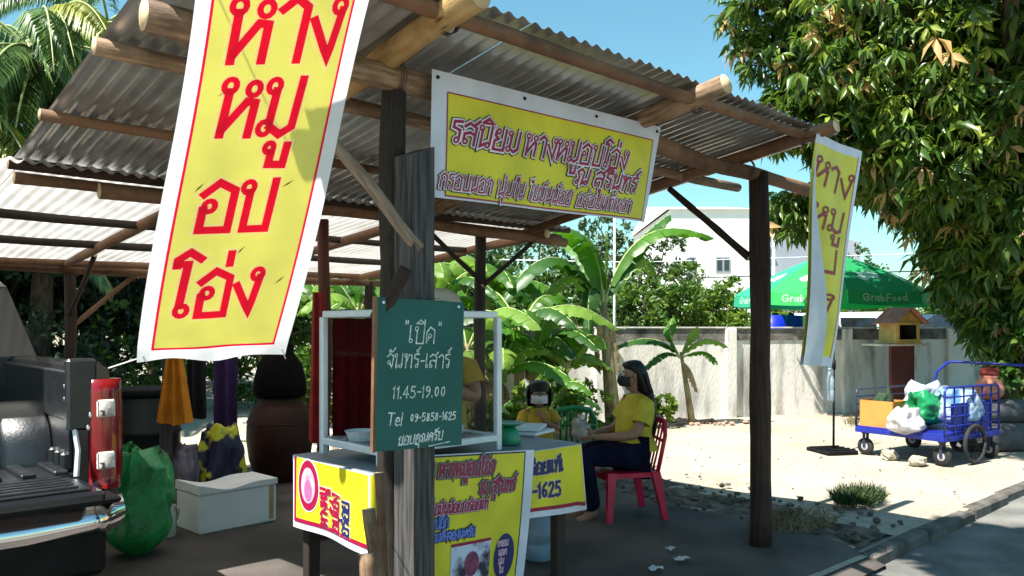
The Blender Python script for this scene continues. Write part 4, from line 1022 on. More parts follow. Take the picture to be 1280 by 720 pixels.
# scuffs and slits in the big banner, wire lashings on the poles
for k, (u_, v_, a_) in enumerate(((.12, .99, .5), (.36, 1.0, .7), (.10, .66, .9), (.38, .66, .6), (.27, .42, .9), (.43, .30, .8))):
    m_ = MB(); d_ = V(math.cos(a_), math.sin(a_), 0) * .022; n_ = V(-math.sin(a_), math.cos(a_), 0) * .0028
    m_.add([L1(u_ - d_.x, v_ - d_.y, .0035), L1(u_ + n_.x, v_ + n_.y, .0035), L1(u_ + d_.x, v_ + d_.y, .0035), L1(u_ - n_.x, v_ - n_.y, .0035)], [(0, 1, 2, 3)])
    o = m_.build('slit', mat('slit_shadow', (.10, .10, .02), .8, bump=0), None); o.parent = bpy.data.objects['hanging_banner']; 
    for v_e in o.data.vertices: v_e.co -= bpy.data.objects['hanging_banner'].location
wire = mat('rusty_wire', (.09, .06, .045), .6, .6)
def lash(c, ax, r_, turns=3, pitch_=.012):
    ax = Vector(ax).normalized(); a = ax.orthogonal().normalized(); b = ax.cross(a); pts = []
    for k in range(turns * 12 + 1):
        an = 2 * PI * k / 12; pts.append(Vector(c) + ax * (pitch_ * (k / 12 - turns / 2)) + (a * math.cos(an) + b * math.sin(an)) * r_)
    MB().tube(pts, .0028, 5).build('wire_lashing', wire, shed)
for c, ax, r_ in (((.98, 0, 2.55), (1, 0, 0), .068), ((2.5, .01, 2.56), (1, 0, 0), .062), ((3.74, 0, 2.54), (1, 0, 0), .055), ((2.60, -.38, 2.675), (0, 1, 0), .054), ((.95, -.38, 2.68), (0, 1, 0), .060), ((3.76, -.38, 2.68), (0, 1, 0), .046), ((.90, .49, 2.565), (1, 0, 0), .042), ((.52, -.07, 2.36), (-.5, .1, .8), .032), ((2.60, .49, 2.565), (1, 0, 0), .042)):
    lash(c, ax, r_)

# ================================================================ PICKUP (rear end in view)
t = thing('pickup_truck', (-.6, 2.4, 0), 'black pickup truck with its tailgate down, loading bed towards the viewer', 'pickup')
XR, XL, YR, ZB = .30, -1.46, 1.385, .80
body = black_paint
RL = 1.30
# right bed wall: outer skin, inner panel, rail and rear pillar
def prof_wall(x0, sgn, name):
    mb = MB()
    pr_ = [(0, .62), (.0, .85), (-.03 * sgn, 1.12), (-.045 * sgn, RL), (-.10 * sgn, RL + .03), (-.17 * sgn, RL + .01), (-.185 * sgn, RL - .03), (-.185 * sgn, ZB - .05)]
    ys = [YR, YR + .05, YR + .5, YR + 1.0, YR + 1.5]
    vs = [(x0 + p_[0], y_, p_[1]) for y_ in ys for p_ in pr_]; n = len(pr_)
    mb.add(vs, [(i * n + k, i * n + k + 1, (i + 1) * n + k + 1, (i + 1) * n + k) for i in range(len(ys) - 1) for k in range(n - 1)] + [tuple(range(n))])
    return mb.build(name, body, t, False)
prof_wall(XR, 1, 'bed_side'); prof_wall(XL, -1, 'bed_side')
# liner on the inner faces: raised top panel, wheel arch and ribs
xi = XR - .19
m_ = MB()
m_.box((xi - .012, YR + .78, RL - .13), (.022, 1.40, .24), bev=.008); m_.box((xi - .006, YR + .78, .97), (.012, 1.42, .30)); m_.build('liner_side', liner, t)
m_ = MB(); vs = []
na = 14; ya = YR + .72
for i, xx in enumerate((xi - .235, xi - .21, xi - .02)):
    for k in range(na + 1):
        a = PI * k / na; rr = (.30 if i == 0 else .335) ; vs.append((xx, ya - rr * 1.08 * math.cos(a), ZB + rr * .92 * math.sin(a) ** .8))
n = na + 1
m_.add(vs, [(i * n + k, i * n + k + 1, (i + 1) * n + k + 1, (i + 1) * n + k) for i in range(2) for k in range(na)] + [tuple(range(n))])
m_.build('wheel_arch_liner', liner, t, True)
MB().box((XR - .165, YR + .015, 1.18), (.13, .06, .34), bev=.012).build('rear_corner_panel', liner, t)
m_ = MB()
for k in range(11): m_.box((XL + .30 + k * .135, YR + .75, ZB + .012), (.06, 1.46, .024), bev=.006)
m_.box(((XR + XL) / 2, YR + .75, ZB - .01), (XR - XL - .37, 1.5, .024)); o = m_.build('bed_floor', liner, t); o['kind'] = 'stuff'
m_ = MB()
for k in range(9): m_.box((xi - .02, YR + .10 + k * .11, ZB + .05), (.045, .05, .10), bev=.012)
m_.build('liner_rib', liner, t)['kind'] = 'stuff'
for (y_, z_) in ((.05, 1.22), (.05, 1.16)):
    MB().blob((xi - .03, YR + y_, z_), (.014, .012, .012), 8, 6, 0).build('bolt_head', chrome, t, True)
for (x_, z_) in ((xi + .06, 1.08), (xi + .075, 1.03), (xi + .05, 1.02)):
    MB().blob((x_, YR - .018, z_), (.012, .008, .016), 8, 6, 0).build('latch_bolt', chrome, t, True)
# tail light: red housing with two clear windows, wrapping the corner
def tl(x0, sgn):
    rl = []
    for k in range(9):
        z_ = .72 + (1.25 - .72) * k / 8; bulge = .03 * math.sin(PI * k / 8)
        rl.append((z_, bulge))
    mb = MB(); vs = []
    for z_, bu in rl:
        for (dx, dy) in ((-.135, -.004), (-.12, -.028 - bu * .3), (-.03, -.030 - bu * .4), (.008 + bu * .3, -.012), (.014 + bu * .4, .05), (.004, .16)):
            vs.append((x0 + sgn * dx, YR + dy, z_))
    n = 6; mb.add(vs, [(i * n + k, i * n + k + 1, (i + 1) * n + k + 1, (i + 1) * n + k) for i in range(8) for k in range(5)] + [tuple(range(n)), tuple(48 + k for k in range(n))])
    L = mb.build('tail_light', red_lens, t, True)
    for z_ in (1.11, .86):
        MB().box((x0 - sgn * .068, YR - .040, z_), (.082, .016, .085), Matrix.Rotation(.0, 3, 'X'), bev=.007).build('clear_window', clear_lens, L, True)
tl(XR, 1); tl(XL, -1)
# open tailgate
tg = MB().box(((XR + XL) / 2, YR - .25, ZB - .032), (XR - XL - .37, .42, .055), bev=.014)
o = tg.build('tailgate', black_paint, t)
m_ = MB().box(((XR + XL) / 2, YR - .25, ZB + .002), (XR - XL - .47, .34, .012), bev=.004)
for k in range(5): m_.box(((XR + XL) / 2, YR - .12 - k * .065, ZB + .012), (XR - XL - .55, .028, .014), bev=.004)
m_.build('tailgate_liner', liner, o)
MB().tube([(XR - .20, YR - .05, ZB), (XR - .185, YR - .02, ZB + .12), (XR - .20, YR + .01, ZB + .26)], .012, 6).build('tailgate_stay', alu, t)
# bumper with a bright face
def bf(i, j):
    x_ = XL + .02 + (XR - XL - .03) * i; z_ = .50 + .20 * j
    cx = abs(i * 2 - 1); y_ = YR - .20 - .06 * math.sin(PI * j) + .12 * max(0, cx - .86) / .14
    z_ += .05 * (1 - j) * max(0, cx - .5) * 2
    return (x_, y_, z_)
MB().grid(bf, 40, 8).build('bumper', chrome, t, True)
MB().box(((XR + XL) / 2, YR - .12, .70), (XR - XL - .10, .20, .03), bev=.01).build('bumper_step', black_pl, t)
MB().box(((XR + XL) / 2, YR + .8, .48), (XR - XL - .24, 2.1, .22), bev=.03).build('underbody', black_pl, t)
# bed front wall, cab, bonnet
YC = YR + 1.52
MB().box(((XR + XL) / 2, YC - .02, 1.02), (XR - XL - .1, .05, .54)).build('bed_front', liner, t)
cp = [(YC + .02, .45), (YC + .02, 1.32), (YC + .28, 1.76), (YC + .5, 1.82), (YC + 1.5, 1.80), (YC + 2.15, 1.33), (YC + 3.3, 1.18), (YC + 3.42, .9), (YC + 3.42, .45)]
m_ = MB(); vs = []
for x_, ins in ((XL, 0), (XR, 0)):
    for y_, z_ in cp: vs.append((x_ + (-.16 if x_ > 0 else .16) * max(0, (z_ - 1.2)) / .62, y_, z_))
n = len(cp); m_.add(vs, [tuple(range(n)), tuple(reversed(range(n, 2 * n)))] + [(k, (k + 1) % n, n + (k + 1) % n, n + k) for k in range(n)])
m_.build('cab', body, t)
gl = mat('dark_car_glass', (.015, .02, .025), .06, bump=0, spec=.9)
MB().add([(XL + .2, YC + .09, 1.38), (XR - .2, YC + .09, 1.38), (XR - .28, YC + .25, 1.66), (XL + .28, YC + .25, 1.66)], [(0, 1, 2, 3)]).build('rear_window', gl, t)
for sg, x_ in ((1, XR), (-1, XL)):
    for a, b in ((.35, 1.0), (1.06, 1.8)):
        vs = [(x_ - sg * .040, YC + a, 1.33), (x_ - sg * .040, YC + b, 1.33), (x_ - sg * .142, YC + b - (.3 if a > 1 else 0), 1.70), (x_ - sg * .142, YC + a + .05, 1.70)]
        MB().add([(v[0] + sg * .006, v[1], v[2]) for v in vs], [(0, 1, 2, 3)]).build('side_window', gl, t)
for y_ in (YR + .72, YR + 3.95):
    for x_ in (XR - .13, XL + .13):
        mb = MB(); rot = Matrix.Rotation(PI / 2, 3, 'Y')
        prf = [(.20, -.11), (.33, -.115), (.37, -.08), (.375, 0), (.37, .08), (.33, .115), (.20, .11)]
        vs = []; n = 24
        for r_, h_ in prf:
            for k in range(n): a = 2 * PI * k / n; vs.append((x_ + h_, y_ + r_ * math.cos(a), .33 + r_ * math.sin(a)))
        mb.add(vs, [(i * n + k, i * n + (k + 1) % n, (i + 1) * n + (k + 1) % n, (i + 1) * n + k) for i in range(len(prf) - 1) for k in range(n)])
        wh = mb.build('wheel', rubber, t, True)
        MB().add([(x_ + .06 * (1 if x_ > -.5 else -1), y_ + .20 * math.cos(2 * PI * k / 12), .33 + .20 * math.sin(2 * PI * k / 12)) for k in range(12)], [tuple(range(12))]).build('rim', alu, wh)

# ================================================================ THINGS AT THE LEFT BACK
# big clay roasting jar and its sooty top jar
clay = mat('brown_glazed_clay', (.05, .015, .008), .55, scale=3, col2=(.02, .007, .005), bump=.3, spec=.2)
soot = mat('sooty_clay', (.006, .0055, .0055), .9, scale=5, bump=.4, spec=.05)
jc = cw((350 - 640) / FPX * 7.6, 7.6, 0)
t = thing('clay_jar', jc, 'large brown glazed clay roasting jar standing on the ground at the back of the stall', 'jar')
MB().lathe([(0, .01), (.20, .01), (.22, .04), (.285, .25), (.31, .45), (.30, .62), (.25, .74), (.20, .80), (.215, .84), (.19, .84), (.17, .79)], jc, 28).build('jar_body', clay, t, True)
m_ = MB()
for k in range(3): m_.tube([(jc.x + .30 * math.cos(a * PI / 8), jc.y + .30 * math.sin(a * PI / 8), .60 - k * .05 + .01 * math.sin(a * 2)) for a in range(17)], .009, 5)
m_.build('relief_band', clay, t, True)
t = thing('roasting_cover', jc + V(0, 0, .845), 'sooty black pot turned upside down over the mouth of the big clay jar', 'pot')
MB().lathe([(.235, 0), (.25, .03), (.24, .16), (.205, .30), (.15, .38), (.125, .42), (.125, .48), (.09, .53), (0, .545)], jc + V(0, 0, .845), 24).build('pot_body', soot, t, True)
MB().tube([jc + V(-.03, -.03, 1.385), jc + V(0, 0, 1.42), jc + V(.03, .03, 1.385)], .012, 8).build('knob', soot, t, True)
# low dark wooden bench behind the foam box, dark barrel behind the orange cloth
bq = cw((182 - 640) / FPX * 6.6, 6.6, 0)
t = thing('barrel', bq, 'dark plastic barrel standing between the truck and the orange cloth', 'barrel')
MB().lathe([(0, 0), (.24, 0), (.26, .03), (.27, .30), (.285, .32), (.27, .34), (.27, .62), (.285, .64), (.27, .66), (.255, .92), (.235, .97), (0, .98)], bq, 24).build('barrel_body', mat('dark_green_black', (.012, .016, .016), .5, bump=.1), t, True)
MB().lathe([(.26, .93), (.27, .94), (.27, .99), (.25, 1.0), (0, 1.005)], bq, 24).build('barrel_lid', black_pl, t, True)
# clothes line with cloths
pA = V(1.27, 3.50, 1.30)
q2 = cw((318 - 640) / FPX * 7.0, 7.0, 1.36)
o = MB().tube([pA, pA.lerp(q2, .5) - V(0, 0, .04), q2, cw((400 - 640) / FPX * 6.9, 6.9, 1.5)], .005, 6).build('clothes_line', mat('dark_rope', (.05, .045, .04), .9)); tag(o, 'thin dark line strung between two shed posts with cloths hanging from it', 'rope')
orange = mat('orange_cloth', (.62, .21, .008), .85, var=.2, scale=6, bump=.3)
q = cw((217 - 640) / FPX * 6.05, 6.05)
cloth('orange_cloth', q.x, q.y, ux, uy, 1.42, .765, .285, orange, folds=3, amp=.03, wtop=.28, label='orange cloth gathered at the top hanging from the grey post by the truck', seed=1)
q = cw((283 - 640) / FPX * 6.7, 6.7)
cloth('purple_cloth', q.x, q.y, ux, uy, 1.36, .62, .20, mat('purple_cloth', (.045, .018, .09), .85, var=.3, bump=.3), folds=2, amp=.035, wtop=1.0, label='dark purple cloth hanging between the orange cloth and the clay jar', seed=4)
q = cw((246 - 640) / FPX * 6.8, 6.8)
cloth('black_cloth', q.x, q.y, ux, uy, 1.36, .72, .17, mat('black_cloth', (.012, .011, .013), .9, var=.3, bump=.3), folds=2, amp=.03, wtop=.9, label='black cloth hanging just behind the orange cloth', seed=6)
# foam box
def ground_dir(a): return Matrix.Rotation(a, 3, 'Z')
fb = V(1.05, 2.58, .045)
fo = cw((248 - 640) / FPX * 5.56, 5.56, .04); fr_ = Matrix.Rotation(math.radians(4), 3, 'Z')
c_ = fo + fr_ @ V(.31, .19, 0)
t = thing('foam_box', c_, 'white foam ice box with a dented lid on the ground near the clay jar', 'box')
fm = mat('white_polystyrene', (.78, .78, .80), .75, var=.05, scale=4, bump=.12, bscale=90)
MB().box(c_ + V(0, 0, .14), (.60, .37, .28), fr_, bev=.012).build('box_body', fm, t)
def lidf(i, j):
    x_, y_ = -.305 + .61 * i, -.19 + .38 * j; z_ = .335 - .05 * math.sin(PI * i) * (.6 + .4 * math.sin(PI * j)) + .012 * math.cos(9 * i)
    return c_ + fr_ @ V(x_, y_, z_)
m_ = MB().grid(lidf, 16, 8)
for q in range(2):
    m_.grid(lambda i, j: lidf(i, q) if j > .5 else c_ + fr_ @ V(-.305 + .61 * i, -.19 + .38 * q, .283), 16, 1); m_.grid(lambda i, j: lidf(q, i) if j > .5 else c_ + fr_ @ V(-.305 + .61 * q, -.19 + .38 * i, .283), 8, 1)
m_.build('lid', fm, t, False)
MB().box(c_ + fr_ @ V(.255, -.187, .15), (.035, .004, .25), fr_).build('brown_tape', mat('brown_tape', (.48, .33, .14), .4, bump=0), t)
# white jug beside it
jj = cw((207 - 640) / FPX * 5.55, 5.55, .03)
t = thing('milk_jug', jj, 'small milky white plastic jug with red cap at the left end of the foam box', 'jug')
MB().lathe([(0, 0), (.062, .003), (.07, .02), (.07, .17), (.055, .22), (.026, .26), (.022, .28)], jj, 18, sy=.8).build('jug_body', mat('milky_plastic', (.62, .68, .64), .4, var=.08, trans=.2, bump=.03), t, True)
MB().lathe([(.025, .275), (.026, .305), (0, .307)], jj, 14).build('jug_cap', mat('pink_red_cap', (.55, .08, .08), .4), t, True)
MB().tube([jj + V(.045, -.02, .23), jj + V(.085, -.02, .19), jj + V(.068, -.02, .12)], .009, 8).build('handle', MATS['milky_plastic'], t, True)
# green sack
gb = cw((174 - 640) / FPX * 5.15, 5.15, 0)
def sack(name, c, r_, h, m, label, cat='bag', seed=0, tip=True, top=.4, zv=.38):
    mb = MB(); n = 56; mz = 30; vs = []
    for i in range(mz + 1):
        z_ = i / mz
        rr = (math.sin(min(1, z_ * 3.2) * PI / 2)) * (1 - (1 - top) * max(0, (z_ - .45) / .55) ** 1.6)
        for k in range(n):
            a = 2 * PI * k / n; d = V(math.cos(a), math.sin(a), 0)
            q = 1 + .42 * NZ.noise(V(d.x * 1.6, d.y * 1.6, z_ * 2.2 + seed)) * (.4 + z_) + .30 * abs(NZ.noise(V(d.x * 4.5 + z_ * 2, d.y * 4.5, z_ * 3.5 + seed))) * (.4 + .6 * z_)
            vs.append(c + V(d.x * r_[0] * rr * q, d.y * r_[1] * rr * q, z_ * h + zv * h * NZ.noise(V(d.x * 1.3, d.y * 1.3, seed)) * z_ * z_))
    mb.add(vs, [(i * n + k, i * n + (k + 1) % n, (i + 1) * n + (k + 1) % n, (i + 1) * n + k) for i in range(mz) for k in range(n)] + [tuple(mz * n + k for k in range(n))])
    return rootloc_mb(mb, name, m, label, cat, c)
sack('green_sack', gb, (.185, .16), .64, mat('green_sack_plastic', (.02, .38, .10), .35, scale=5, col2=(.006, .17, .045), bump=.9, bscale=16, spec=.6), 'shiny crumpled green plastic sack on the ground beside the truck tailgate', seed=2.2, top=.75)
sb = cw((275 - 640) / FPX * 6.35, 6.35, .2)
sack('printed_bag', sb + V(0, 0, -.17), (.17, .12), .68, mat('printed_bag_plastic', (.60, .56, .03), .4, scale=3.0, col2=(.015, .015, .05), bump=.5, bscale=10, ramp=(.49, .52)), 'black and yellow printed bag standing behind the foam box', seed=8, top=.75, zv=.15)
sack('grey_bag', cw((232 - 640) / FPX * 6.2, 6.2, .03), (.11, .10), .52, mat('grey_bag_plastic', (.22, .20, .25), .4, scale=8, col2=(.07, .06, .09), bump=.6), 'grey see-through bag standing between the post and the yellow printed bag', seed=5, top=.6)

# ================================================================ RIGHT BACK: CART, HOUSE, POTS
blue = mat('blue_paint', (.010, .022, .25), .35, var=.25, scale=12, bump=.05, spec=.5)
dark_tube = mat('dark_tube', (.03, .035, .07), .4, var=.2)
cA, cB, cD = cw(4.06, 9.39), cw(4.62, 8.50), cw(5.42, 9.30)
ex = (cB - cA); ey = (cD - cB); LX, LY = ex.length, ey.length; ex.normalize(); ey = V(-ex.y, ex.x, 0)
if ey.dot(cD - cB) < 0: ey = -ey
def cc(a, b, z): return cA + ex * a + ey * b + V(0, 0, z)
crot = Matrix.Rotation(math.atan2(ex.y, ex.x), 3, 'Z')
t = thing('push_cart', cc(LX / 2, LY / 2, 0), 'blue four wheeled push cart with tubular side rails loaded with bags', 'cart')
zt = .33
MB().box(cc(LX / 2, LY / 2, zt), (LX, LY, .03), crot, bev=.004).build('deck', blue, t)
for a, b, w_, l_ in ((LX / 2, 0, LX, .03), (LX / 2, LY, LX, .03), (0, LY / 2, .03, LY), (LX, LY / 2, .03, LY)):
    MB().box(cc(a, b, zt - .035), (w_ + .004, l_ + .004, .05), crot, bev=.004).build('side_beam', blue, t)
for k, (b, a) in enumerate(((0, 0), (LY, 0), (0, LX), (LY, LX))):   # four casters
    c = cc(a + (.07 if a == 0 else -.07), b + (.08 if b == 0 else -.08), .10)
    mb = MB(); vs = []; n = 18
    for r_, h_ in ((.04, -.022), (.09, -.024), (.10, -.012), (.10, .012), (.09, .024), (.04, .022)):
        for q in range(n): an = 2 * PI * q / n; vs.append(c + ey * h_ + ex * (r_ * math.cos(an)) + V(0, 0, r_ * math.sin(an)))
    mb.add(vs, [(i * n + q, i * n + (q + 1) % n, (i + 1) * n + (q + 1) % n, (i + 1) * n + q) for i in range(5) for q in range(n)])
    wh = mb.build('wheel', rubber, t, True)
    MB().tube([c - ey * .026, c + ey * .026], .042, 14).build('hub', mat('grey_hub', (.4, .4, .42), .5), wh)
    mb = MB()
    for sg in (-1, 1): mb.box(c + ey * .034 * sg + V(0, 0, .07), (.035, .006, .16), crot)
    mb.box(c + V(0, 0, .155), (.06, .076, .012), crot); mb.build('fork', dark_tube, t)
def rail(a0_, b0_, a1_, b1_, h, m, nbar=3, r_=.013):
    A, B = cc(a0_, b0_, zt), cc(a1_, b1_, zt); up = V(0, 0, h)
    d_ = (B - A).normalized() * .05
    MB().tube([A, A + up * .88, A + up * .97 + d_ * .35, A + up + d_, B + up - d_, B + up * .97 - d_ * .35, B + up * .88, B], r_, 8).build('rail_hoop', m, t, True)
    for k in range(nbar):
        z_ = h * (k + 1) / (nbar + 1.0); MB().tube([A + V(0, 0, z_), B + V(0, 0, z_)], r_ * .75, 6).build('rail_bar', m, t, True)
rail(0, 0, 0, LY, .44, dark_tube, 4); rail(LX, 0, LX, LY * .98, .52, blue, 4)
for k in range(5):
    MB().tube([cc(LX, LY * (k + 1) / 6, zt), cc(LX, LY * (k + 1) / 6, zt + .51)], .010, 6).build('rail_upright', blue, t, True)
rail(.0, LY, LX * .45, LY, .40, dark_tube, 3)
MB().tube([cc(LX * .2, LY, zt + .1), cc(LX * .25, LY + .1, .95), cc(LX * .35, LY + .16, 1.07), cc(LX * .35 + .1, LY + .16, 1.08), cc(LX * 1.15, LY + .5, 1.05), cc(LX * 1.22, LY + .5, 1.0), cc(LX * 1.2, LY + .3, .45)], .017, 8).build('push_handle', blue, t, True)
MB().box(cc(LX * .98, LY * .5, .52), (.03, LY * .7, .30), crot, bev=.01).build('blue_panel', mat('blue_sheet', (.010, .022, .25), .5, bump=.1), t)
# second, bigger cart wheel leaning behind (the large dark wheel at the cart's right)
wc_ = cc(LX + .05, LY * .45, .22); m_ = MB(); m_.tube([wc_ + ey * (.20 * math.cos(2 * PI * k / 24)) + V(0, 0, .20 * math.sin(2 * PI * k / 24)) for k in range(25)], .022, 8)
o = m_.build('tyre', rubber, t, True)
for k in range(6):
    a = PI * k / 6; MB().tube([wc_ - ey * (.19 * math.cos(a)) - V(0, 0, .19 * math.sin(a)), wc_ + ey * (.19 * math.cos(a)) + V(0, 0, .19 * math.sin(a))], .005, 5).build('spoke', black_pl, o)
c = cc(.20, .22, zt + .015)
t = thing('orange_crate', c, 'plain orange cardboard box with open top at the left end of the blue cart', 'box')
m_ = MB(); om = mat('orange_card', (.60, .23, .05), .8, var=.1, bump=.08)
bx_, by_, bh_ = .38, .34, .30
r2 = Matrix.Rotation(math.atan2(ex.y, ex.x) + .12, 3, 'Z')
m_.box(c + r2 @ V(0, -by_ / 2, bh_ / 2), (bx_, .008, bh_), r2); m_.box(c + r2 @ V(0, by_ / 2, bh_ / 2), (bx_, .008, bh_), r2)
m_.box(c + r2 @ V(-bx_ / 2, 0, bh_ / 2), (.008, by_ - .01, bh_), r2); m_.box(c + r2 @ V(bx_ / 2, 0, bh_ / 2), (.008, by_ - .01, bh_), r2); m_.box(c + V(0, 0, .006), (bx_ - .01, by_ - .01, .01), r2)
m_.build('box_sides', om, t)
sack('dark_bag', c + V(0, 0, .05), (.13, .12), .34, mat('dark_leafy', (.02, .045, .02), .8, bump=.6), 'dark green bundle sticking out of the top of the orange box', 'bundle', 3, top=.4)
sack('clear_rubbish_bag', cc(.62, -.02, zt - .03), (.21, .17), .29, mat('whitish_bag', (.66, .64, .66), .25, alpha=.8, var=.3, scale=8, bump=.9, bscale=14, spec=.8), 'shiny white see-through plastic bag on the near edge of the blue cart', seed=11, top=.6)
sack('green_bag', cc(.60, .42, zt + .03), (.25, .18), .38, mat('green_bag_plastic', (.008, .20, .07), .4, var=.4, bump=.8, bscale=14), 'green plastic bag lying in the middle of the cart behind the clear bag', seed=14, top=.8)
sack('blue_bag', cc(.85, .62, zt + .04), (.26, .22), .40, mat('blue_bag_plastic', (.06, .18, .42), .35, scale=4, col2=(.35, .42, .52), bump=.8, bscale=12), 'blue and white plastic bag at the right end of the cart load', seed=17, top=.7)
sack('white_blue_bag', cc(.30, .85, zt + .04), (.24, .18), .42, mat('pale_bag_plastic', (.45, .5, .58), .35, var=.3, bump=.8, bscale=12), 'pale grey bag at the back of the cart load behind the green bag', seed=21, top=.7)
# concrete lumps under the cart
cm = mat('old_concrete', (.42, .37, .28), .9, var=.4, scale=9, bump=.5)
for i, (px, py, sx_, lb) in enumerate(((1112, 574, .17, 'small brick-shaped concrete block on the sand under the cart, left one'), (1147, 582, .22, 'larger broken concrete lump on the sand in front of the cart wheel'))):
    q = gp(px, py); o = MB().blob(q + V(0, 0, .045), (sx_ * .6, .09, .065), 16, 10, .18, fr=2.5, seed=i + 3)
    rootloc_mb(o, 'concrete_lump', cm, lb, 'stone', q, False)
# parasol base with its pole
q = gp(1040, 566)
t = thing('pole_stand', q, 'thin black steel pole standing on a square black base plate on the sand', 'pole')
MB().box(q + V(0, 0, .025), (.42, .42, .05), Matrix.Rotation(-.5, 3, 'Z'), bev=.01).build('base_plate', black_pl, t)
m_ = MB()
for k in range(4): m_.box(q + Matrix.Rotation(-.5, 3, 'Z') @ V(0, -.15 + k * .1, .055), (.40, .03, .012), Matrix.Rotation(-.5, 3, 'Z'))
m_.build('base_rib', black_pl, t)['kind'] = 'stuff'
MB().tube([q + V(.04, 0, .03), q + V(.05, 0, 1.12)], .014, 8).build('pole_tube', black_pl, t, True)
MB().tube([q + V(.05, 0, 1.0), q + V(.05, 0, 1.10)], .024, 8).build('pole_clamp', black_pl, t, True)
MB().tube([q + V(.05, 0, 1.1), q + V(.05, 0, 2.0)], .009, 8).build('upper_tube', black_pl, t, True)
# little wooden house on a shelf
hq = cw((1124 - 640) / FPX * 13.0, 13.0, 0); hz = CH + (HOR - 429) / FPX * 13.0
hr = Matrix.Rotation(-AX + .25, 3, 'Z')
t = thing('spirit_house', hq + V(0, 0, hz), 'small wooden house with pinkish brown gable roof and yellow framed opening on a wall shelf', 'house')
def hb_(c, s_, m, name, rot=None): return MB().box(hq + V(0, 0, hz) + hr @ V(*c), s_, hr @ rot if rot else hr, bev=.004).build(name, m, t)
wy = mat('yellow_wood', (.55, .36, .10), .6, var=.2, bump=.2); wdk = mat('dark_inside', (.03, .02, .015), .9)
rfm = mat('roof_board', (.42, .17, .10), .75, var=.25, scale=10, bump=.3)
W_, D_, H_ = .44, .40, .34
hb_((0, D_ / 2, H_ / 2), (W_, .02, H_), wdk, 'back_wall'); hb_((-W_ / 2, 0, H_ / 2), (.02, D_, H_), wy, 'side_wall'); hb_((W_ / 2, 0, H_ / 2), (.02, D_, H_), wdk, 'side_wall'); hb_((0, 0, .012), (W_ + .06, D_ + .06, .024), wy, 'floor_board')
for x_ in (-.19, .19): hb_((x_, -D_ / 2, H_ / 2), (.045, .03, H_), wy, 'door_frame')
hb_((0, -D_ / 2, H_ - .02), (W_, .032, .045), wy, 'door_frame'); hb_((0, -D_ / 2, .045), (W_, .032, .04), wy, 'door_frame')
MB().add([hq + V(0, 0, hz) + hr @ V(*p_) for p_ in ((-.24, -D_ / 2, H_ + .005), (.24, -D_ / 2, H_ + .005), (0, -D_ / 2, H_ + .20), (-.24, -D_ / 2 + .02, H_ + .005), (.24, -D_ / 2 + .02, H_ + .005), (0, -D_ / 2 + .02, H_ + .20))], [(0, 1, 2), (5, 4, 3), (0, 3, 4, 1), (1, 4, 5, 2), (2, 5, 3, 0)]).build('gable', wy, t)
for sg in (-1, 1):
    hb_((sg * .165, -.02, H_ + .105), (.40, D_ + .16, .022), rfm, 'roof_panel', Matrix.Rotation(sg * .69, 3, 'Y'))
hs = hq + V(0, 0, hz - .02)
o = MB().box(hs + hr @ V(0, .06, -.005), (.95, .5, .03), hr, bev=.004).build('shelf', mat('pale_shelf', (.6, .55, .48), .7)); tag(o, 'pale shelf board fixed against the wall under the little wooden house', 'shelf')
o = MB().box(hq + hr @ V(.02, -.03, hz * .5 + .10), (.46, .06, hz - .25), hr, bev=.01); o = o.build('red_board', mat('dark_red_board', (.10, .028, .025), .6, var=.4, scale=3, bump=.2)); tag(o, 'upright dark red board leaning on the wall below the little house', 'board')
# orange figurine-like flower pot and big pipes under the tree
q = cw((1238 - 640) / FPX * 9.9, 9.9, 0)
for k, (dx, dz, r_, px, lb) in enumerate(((0, .17, .17, 1252, 'lower of two dark grey concrete pipes lying under the big tree'), (-.05, .47, .15, 1240, 'upper of two dark grey pipes stacked under the big tree'))):
    c = cw((px - 640) / FPX * (9.6 + .15 * k), 9.6 + .15 * k, dz); mb = MB(); n = 24
    a, b = c - V(CA, -SA, 0) * (.55 if k == 0 else .35), c + V(CA, -SA, 0) * .9
    d = (b - a).normalized(); sd = V(d.y, -d.x, 0); vs = []
    for pnt, rr in ((a, r_ - .03), (a, r_), (b, r_), (b, r_ - .03), (a, r_ - .03)):
        for q_ in range(n): an = 2 * PI * q_ / n; vs.append(pnt + sd * rr * math.cos(an) + V(0, 0, rr * math.sin(an)))
    mb.add(vs, [(i * n + q_, i * n + (q_ + 1) % n, (i + 1) * n + (q_ + 1) % n, (i + 1) * n + q_) for i in range(4) for q_ in range(n)])
    o = mb.build('concrete_pipe', mat('dark_pipe', (.09, .09, .095), .85, var=.3, bump=.3), None, True); tag(o, lb, 'pipe')
pz = .62; c = cw((1237 - 640) / FPX * 9.75, 9.75, pz)
t = thing('flower_pot', c, 'pinkish orange clay pot lying on the pipes beside the cart', 'pot')
MB().lathe([(0, 0), (.10, .0), (.15, .06), (.165, .14), (.13, .22), (.09, .26), (.11, .29), (.095, .29), (.08, .26)], c, 20, wob=.03).build('pot_body', mat('pink_clay', (.55, .20, .13), .8, var=.3, bump=.2), t, True)
MB().blob(c + V(0, 0, .33), (.10, .10, .07), 14, 8, .3, seed=4).build('pot_plant', mat('dull_red', (.25, .03, .02), .8, bump=.4), t, True)

